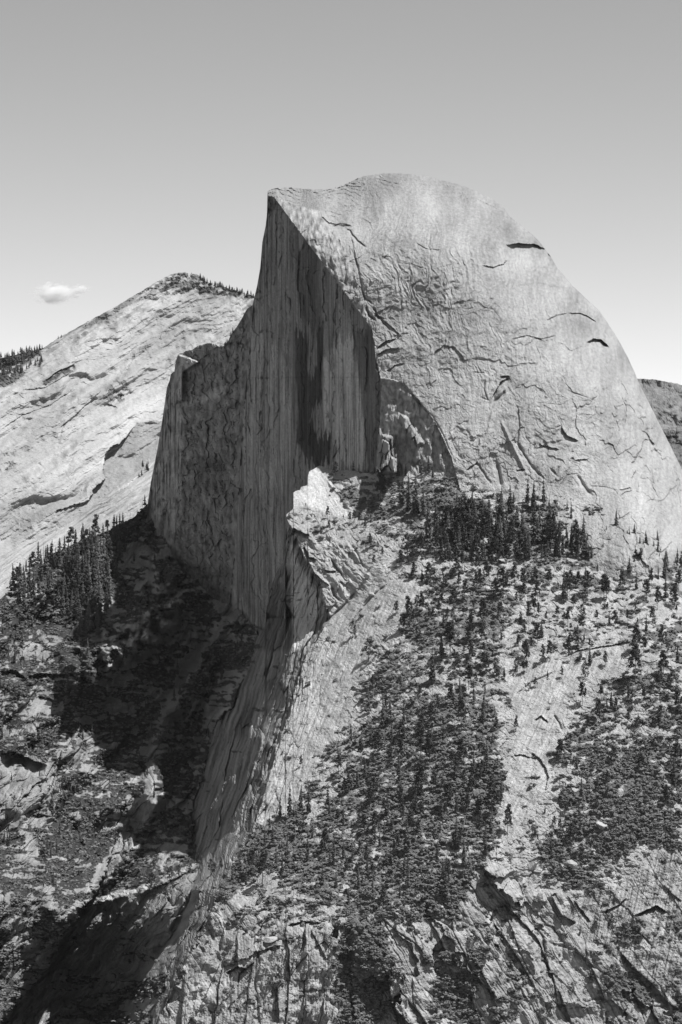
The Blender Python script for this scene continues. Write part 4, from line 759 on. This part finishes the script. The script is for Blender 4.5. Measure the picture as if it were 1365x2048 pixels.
for i, (tu, tv, th, kind, zone) in enumerate(trees):
    p = feet[i]; H = th * p[1] / FP
    rot = rng.random() * 6.2832; wid = (0.72 + 0.42 * rng.random())
    if i in single:
        nm = WHAT[kind[:3]]; nm = {'fir': 'fir_tree', 'pine': 'pine_tree'}.get(nm, nm)
        e = bpy.data.objects.new(nm, None); e.empty_display_size = 2; coll.objects.link(e)
        e.location = p; e.rotation_euler = (rng.normal() * 0.02, rng.normal() * 0.02, rot); e.scale = (H * wid, H * wid, H)
        e['category'] = 'tree'
        if zone in SINGLE: e['label'] = SINGLE[zone]
        else:
            lab, grp = ZONES[zone]
            if kind[:3] == 'sna' and zone != 'snag': lab, grp = 'bare dead tree standing among conifers of the wooded crest', 'dead trees of the wooded crest'
            e['label'] = lab; e['group'] = grp
        for m_ in MESH[kind]:
            if m_ is not None:
                c = bpy.data.objects.new(m_.name.split('.')[0], m_); coll.objects.link(c); c.parent = e
    else:
        cs, sn = math.cos(rot), math.sin(rot)
        for geo, is_crown in ((KINDS[kind][0], False), (KINDS[kind][1], True)):
            if geo is None: continue
            g_ = geo[0] * np.array([H * wid, H * wid, H]); g_ = np.stack([g_[:, 0] * cs - g_[:, 1] * sn, g_[:, 0] * sn + g_[:, 1] * cs, g_[:, 2]], 1) + p
            if is_crown: rest_co.append(g_); rest_fa.append(geo[1] + nv); nv += len(g_)
            else: b_co.append(g_); b_fa.append(geo[1] + nb_); nb_ += len(g_)
def ridge_trees(spans):
    global nv
    for (u0, u1, n, lo, hi, g, sink) in spans:
        for k in range(n):
            uu = u0 + (u1 - u0) * rng.random(); i = int(np.clip(np.searchsorted(g.cols, uu), 0, len(g.cols) - 1))
            vv = g.top[i] + sink * rng.random() ** 1.5; p = g.at(uu, vv)[0]; H = (lo + (hi - lo) * rng.random()) * p[1] / FP
            geo = KINDS['fir%d' % rng.integers(4)][1]
            rest_co.append(geo[0] * np.array([H * 1.5, H * 1.5, H]) + p); rest_fa.append(geo[1] + nv); nv += len(geo[0])
ridge_trees([(-40, 86, 150, 8, 14, gC, 40), (398, 508, 60, 6, 11, gC, 6), (350, 412, 8, 3, 5, gC, 20), (116, 125, 3, 5, 8, gC, 3), (270, 300, 8, 8, 16, gS, 22), (438, 468, 14, 6, 12, gD, 8), (670, 690, 3, 3, 5, gD, 1)])
fo_ = link_mesh('forest', np.concatenate(rest_co + [c for c in b_co]), np.concatenate(rest_fa + [f + nv for f in b_fa]), M_NEEDLE, tris=True); fo_['kind'] = 'stuff'

# brush: low leafy mounds, thick where the soil holds
def ico(sub):
    import bmesh
    bm = bmesh.new(); bmesh.ops.create_icosphere(bm, subdivisions=sub, radius=1.0)
    co = np.array([q.co[:] for q in bm.verts]); fa = np.array([[q.index for q in f.verts] for f in bm.faces]); bm.free(); return co, fa
ic1, if1 = ico(2); keep = (ic1[if1][..., 2].max(1) > -0.35); if1 = if1[keep]
ic0, if0 = ico(1); 
cw = np.gradient(gE.cols); area = (cw[:, None] * ((gE.bot - gE.top) / (len(gE.t) - 1))[:, None]) * np.ones_like(gE.v)
okv = (gE.u > -40) & (gE.u < 1410) & (gE.v < 2085)
dens = gE.cover * area * okv * (1 + 0.1 * gE.shade_side)
dens = dens + 0.010 * area * okv * (~gE.shade_side)
n_sh = int(dens.sum() / 25.0)
pick = rng.choice(dens.size, n_sh, p=(dens / dens.sum()).ravel())
pu = gE.u.ravel()[pick]; pv_ = gE.v.ravel()[pick]; pY = gE.Y.ravel()[pick]
pos = world(pu + rng.normal(size=n_sh) * 0.7, pv_ + rng.normal(size=n_sh) * 0.5, pY)
bigz = np.maximum(inpoly(pu, pv_, [(1080, 1480), (1380, 1330), (1380, 1700), (1180, 1780), (1070, 1770)], 20), inpoly(pu, pv_, [(680, 1820), (1000, 1860), (1000, 2090), (640, 2090)], 20)) * 0.9 + 0.35 * inpoly(pu, pv_, [(560, 1500), (1010, 1430), (1000, 1700), (900, 1850), (450, 1850)], 30)
rad = np.exp(rng.normal(size=n_sh) * 0.42) * (1.5 + 0.6 * bigz)
big = np.nonzero(rad > 2.4)[0]                                           # a large bush is a cluster of mounds
ex_p = [pos]; ex_r = [np.minimum(rad, 2.4)]
for k in range(5):
    R_ = rad[big][:, None]; ex_p.append(pos[big] + rng.normal(size=(len(big), 3)) * np.array([0.62, 0.4, 0.30]) * R_ + np.array([0, 0, 0.30]) * R_); ex_r.append(np.minimum(rad[big] * (0.42 + 0.22 * rng.random(len(big))), 2.0))
pos = np.concatenate(ex_p); rad = np.concatenate(ex_r); n_sh = len(rad)
protos = []
for k in range(7):
    rg = np.random.default_rng(900 + k); co_, fa_ = (ic1, if1)
    c2 = co_ * (1 + 0.34 * rg.normal(size=(len(co_), 1)).clip(-1.6, 1.6)); c2[:, 2] = c2[:, 2] * 0.66 + 0.15; protos.append((c2, fa_))
small = rad < 1.5
protos0 = []
for k in range(6):
    rg = np.random.default_rng(950 + k); c2 = ic0 * (1 + 0.30 * rg.normal(size=(len(ic0), 1)).clip(-1.6, 1.6)); c2[:, 2] = c2[:, 2] * 0.62 + 0.15; protos0.append((c2, if0))
vco, vfa = [], []; nv = 0
for sel_, prs in ((small, protos0), (~small, protos)):
    for k, (c2, fa_) in enumerate(prs):
        ids = np.nonzero(sel_)[0][k::len(prs)]
        if not len(ids): continue
        an = rng.random(len(ids)) * 6.2832; cs, sn = np.cos(an)[:, None], np.sin(an)[:, None]; s = rad[ids][:, None]
        ax = s * (0.8 + 0.5 * rng.random((len(ids), 1))); hz_ = s * (0.75 + 0.5 * rng.random((len(ids), 1)))
        X = (c2[:, 0] * cs - c2[:, 1] * sn) * ax; Yy = (c2[:, 0] * sn + c2[:, 1] * cs) * s; Z = c2[:, 2][None] * hz_
        pts = np.stack([X, Yy, Z], -1) + pos[ids][:, None]
        vco.append(pts.reshape(-1, 3).astype(f32)); vfa.append((fa_[None] + (np.arange(len(ids)) * len(c2))[:, None, None] + nv).reshape(-1, 3)); nv += len(ids) * len(c2)
br = link_mesh('shrubbery', np.concatenate(vco), np.concatenate(vfa), M_SHRUB, tris=True); br['kind'] = 'stuff'
print('trees', len(trees), 'single', len(single), 'shrubs', n_sh, 'verts', nv)

# boulders and dead wood
def boulder(u_, v_, r_px, label, sx=1.0, sz=0.8, seed=0):
    p = gE.at(u_, v_)[0]; R = r_px * p[1] / FP
    rg = np.random.default_rng(seed); co_ = ic2.copy()
    for k in range(16):                                                     # planes shear off the corners
        n_ = rg.normal(size=3); n_ /= np.linalg.norm(n_); d = 0.42 + 0.36 * rg.random()
        s = co_ @ n_; co_ = co_ - np.maximum(s - d, 0)[:, None] * n_
    co_ = co_ * (1 + 0.03 * rg.normal(size=(len(co_), 1)))
    co_ = co_ * np.array([sx, 1.0, sz]) * R
    o = link_mesh('boulder', co_, if2, M_BOULDER, {'tone': np.full(len(co_), 0.40)}, tris=True)
    o.location = p + np.array([0, -0.1 * R, 0.35 * R * sz]); o.rotation_euler = (0, rg.normal() * 0.2, rg.random() * 0.6 - 0.3); o['label'] = label; o['category'] = 'boulder'
ic2, if2 = ico(3)
for k, (bu, bv, br_, lab, sx, sz) in enumerate([
    (583, 1034, 8, 'pale wedge boulder jutting over the prow lip', 1.3, 0.8), (619, 1036, 7.5, 'largest pale boulder of the pile on the prow', 1.1, 0.8), (629, 1044, 5, 'round small boulder below the largest one on the prow', 1, 1), (607, 1045, 5, 'squarish boulder by the dark gap in the prow pile', 1, 1),
    (694, 1007, 5, 'boulder at the lower end of the smooth prow slab', 1.4, 0.8), (735, 1154, 8, 'blocky boulder at the upper tip of the long slab edge', 1.2, 0.9), (745, 1190, 7, 'boulder lying on the upper streaked slab', 1.3, 0.8), (1142, 1732, 13, 'pale boulder ringed by black bushes above the streaked cliff', 1.2, 1.0), (1083, 1801, 14, 'square boulder below the black bushes beside a dark corner', 1.2, 0.9),
    (1066, 1735, 12, 'boulder at the lower left corner of the black bushes', 1.2, 0.9), (1130, 1662, 6, 'small boulder at the upper rim of the black bushes', 1.2, 0.9), (1240, 1592, 12, 'long slanting boulder deep in the black bushes', 0.7, 1.2), (1204, 1656, 14, 'broad pale boulder in the middle of the black bushes', 1.3, 0.8), (542, 1884, 14, 'flat topped boulder on the brow of the lowest cliffs', 1.5, 0.6),
    (798, 1640, 6, 'small pale boulder alone in the central brush', 1.2, 0.8), (22, 1187, 6, 'tilted boulder on the crest by the first dark firs', 1.2, 0.8), (1005, 1122, 6, 'boulder on the pale rim below the dense stand', 1.5, 0.7), (905, 1500, 5, 'boulder showing through the brush under a tall pine', 1.3, 0.8)]):
    boulder(bu, bv, br_, lab, sx, sz, 300 + k)
def log(u0, v0, u1, v1, r_px, label, lift=0.6):
    a = gE.at(u0, v0)[0]; b = world(u1, v1, a[1] + (0 if lift > 1 else 2.0)); 
    if lift <= 1: b = gE.at(u1, v1)[0]; a = a + [0, -1.0, lift]; b = b + [0, -1.0, lift]
    d = b - a; L_ = np.linalg.norm(d); co_, fa_ = trunk_geo(0, 1, r_px * a[1] / FP / L_, 0.35 * r_px * a[1] / FP / L_, 0.01, int(u0))
    o = bpy.data.objects.new('dead_log', mesh_of('dead_log', (co_ * L_, fa_), M_DEAD)); coll.objects.link(o)
    o.location = a; o.rotation_euler = Vector(d).to_track_quat('Z', 'Y').to_euler(); o['label'] = label; o['category'] = 'log'
for a in [(925, 1667, 931, 1632, 1.6, 'bleached broken trunk leaning out of the central brush', 2), (1219, 1082, 1232, 1062, 1.0, 'pale log slanting down the brush beneath the dome foot'), (1110, 1318, 1180, 1300, 1.0, 'long pale log lying across the top of the bare slab'), (545, 1765, 538, 1748, 1.0, 'thin bleached stick standing above the firs edge', 2), (546, 1777, 574, 1768, 0.9, 'bleached log lying below the firs at the brush edge'),
          (1185, 1503, 1203, 1492, 1.0, 'bleached log poking from the upper black bushes'), (1180, 1584, 1195, 1572, 1.0, 'pale log wedged among black bushes by small boulders'), (1255, 1488, 1262, 1478, 1.0, 'short white stick standing in the topmost black bushes', 2), (1022, 1270, 1033, 1257, 0.8, 'pale stick leaning over gravel between scattered pines', 2)]:
    log(*a)

# the small cloud
mc = bpy.data.materials.new('cloud_vapour'); mc.use_nodes = True; nt = mc.node_tree; nt.nodes.clear()
o_ = nt.nodes.new('ShaderNodeOutputMaterial'); pvn = nt.nodes.new('ShaderNodeVolumePrincipled'); pvn.inputs['Color'].default_value = (0.98, 0.98, 0.98, 1); pvn.inputs['Anisotropy'].default_value = 0.2
tc = nt.nodes.new('ShaderNodeTexCoord'); nz = nt.nodes.new('ShaderNodeTexNoise'); nz.inputs['Scale'].default_value = 2.6; nz.inputs['Detail'].default_value = 5; nz.inputs['Roughness'].default_value = 0.6
ln = nt.nodes.new('ShaderNodeVectorMath'); ln.operation = 'LENGTH'
nt.links.new(tc.outputs['Object'], nz.inputs['Vector']); nt.links.new(tc.outputs['Object'], ln.inputs[0])
m1 = nt.nodes.new('ShaderNodeMath'); m1.operation = 'MULTIPLY_ADD'; m1.inputs[1].default_value = -0.55; m1.inputs[2].default_value = 0.02
nt.links.new(ln.outputs['Value'], m1.inputs[0])
m2 = nt.nodes.new('ShaderNodeMath'); m2.operation = 'ADD'; nt.links.new(m1.outputs[0], m2.inputs[0]); nt.links.new(nz.outputs['Fac'], m2.inputs[1])
m3 = nt.nodes.new('ShaderNodeMapRange'); m3.inputs['From Min'].default_value = 0.12; m3.inputs['From Max'].default_value = 0.55; m3.inputs['To Min'].default_value = 0; m3.inputs['To Max'].default_value = 0.035
nt.links.new(m2.outputs[0], m3.inputs['Value']); nt.links.new(m3.outputs[0], pvn.inputs['Density']); nt.links.new(pvn.outputs[0], o_.inputs['Volume'])
for (cu, cv, wu, wv, lab) in [(112, 586, 58, 27, 'small pale wisp of cloud over the distant ridge'), (162, 578, 24, 13, 'faint smaller cloud scrap beside the pale wisp')]:
    Yc = 30000.0; cc_, cf_ = ico(3); k_ = Yc / FP
    o = link_mesh('cloud', cc_, cf_, mc, tris=True); o.location = world(cu, cv, Yc); o.scale = (wu * k_, wu * k_ * 0.8, wv * k_); o['label'] = lab; o['category'] = 'cloud'
# ------------------------------------------------------------------ valley floor, air, sky, sun, camera
s_ = 60000.0
gm = link_mesh('ground', np.array([(-s_, -8000, -1240), (s_, -8000, -1240), (s_, 90000, -1240), (-s_, 90000, -1240)]), np.array([[0, 1, 2, 3]]), M_HILL, {'tone': np.full(4, 0.07)})
gm['kind'] = 'structure'
HAZE_DENSITY = 2.5e-6
hx0, hx1, hy0, hy1, hz0, hz1 = -61000, 61000, -9000, 91000, -1251, 960
hv = np.array([(a, b, c) for a in (hx0, hx1) for b in (hy0, hy1) for c in (hz0, hz1)], f32)
mh = bpy.data.materials.new('thin_air'); mh.use_nodes = True; nt = mh.node_tree; nt.nodes.clear()
o_ = nt.nodes.new('ShaderNodeOutputMaterial'); pv = nt.nodes.new('ShaderNodeVolumePrincipled')
pv.inputs['Color'].default_value = (0.93, 0.93, 0.93, 1); pv.inputs['Density'].default_value = HAZE_DENSITY; pv.inputs['Anisotropy'].default_value = 0.1
nt.links.new(pv.outputs[0], o_.inputs['Volume'])
if HAZE_DENSITY > 0:
    hz = link_mesh('haze', hv, np.array([[0, 1, 3, 2], [4, 6, 7, 5], [0, 4, 5, 1], [2, 3, 7, 6], [0, 2, 6, 4], [1, 5, 7, 3]]), mh)
    hz['kind'] = 'stuff'

W = bpy.data.worlds.new('World'); bpy.context.scene.world = W; W.use_nodes = True; nt = W.node_tree
sky = nt.nodes.new('ShaderNodeTexSky'); sky.sky_type = 'NISHITA'; sky.sun_disc = False
elev = math.asin(SUN_DIR[2]); azim = math.atan2(SUN_DIR[0], SUN_DIR[1])
sky.sun_elevation = elev; sky.sun_rotation = azim; sky.altitude = 2200; sky.air_density = 1.0; sky.dust_density = 0.5; sky.ozone_density = 1.0
sp = nt.nodes.new('ShaderNodeSeparateColor'); cb = nt.nodes.new('ShaderNodeCombineColor')
nt.links.new(sky.outputs[0], sp.inputs[0])
pw = nt.nodes.new('ShaderNodeMath'); pw.operation = 'POWER'; pw.inputs[1].default_value = 1.03; nt.links.new(sp.outputs[0], pw.inputs[0])
gn_ = nt.nodes.new('ShaderNodeMath'); gn_.operation = 'MULTIPLY'; gn_.inputs[1].default_value = 0.69; nt.links.new(pw.outputs[0], gn_.inputs[0])
for k in range(3): nt.links.new(gn_.outputs[0], cb.inputs[k])          # black-and-white film behind a red filter
bg = nt.nodes['Background']; bg.inputs['Strength'].default_value = 0.15
nt.links.new(cb.outputs[0], bg.inputs['Color'])

sl = bpy.data.lights.new('sun', 'SUN'); sl.energy = 4.0; sl.angle = math.radians(0.53); sl.color = (1, 1, 1)
so = bpy.data.objects.new('sun', sl); bpy.context.scene.collection.objects.link(so)
so.rotation_euler = Vector(SUN_DIR).to_track_quat('Z', 'Y').to_euler(); so.location = (3000, 0, 5000)

cam = bpy.data.cameras.new('camera'); cam.sensor_fit = 'VERTICAL'; cam.sensor_height = 36.0; cam.lens = FP / 2048.0 * 36.0
cam.clip_start = 1.0; cam.clip_end = 200000.0
co = bpy.data.objects.new('camera', cam); bpy.context.scene.collection.objects.link(co)
co.rotation_euler = (math.radians(90), 0, 0)
sc = bpy.context.scene; sc.camera = co
sc.view_settings.view_transform = 'Standard'; sc.view_settings.look = 'None'; sc.view_settings.exposure = 0.75; sc.view_settings.gamma = 1.0
sc.render.engine = 'CYCLES'; sc.cycles.max_bounces = 8; sc.cycles.diffuse_bounces = 3; sc.cycles.volume_bounces = 6; sc.cycles.use_denoising = True
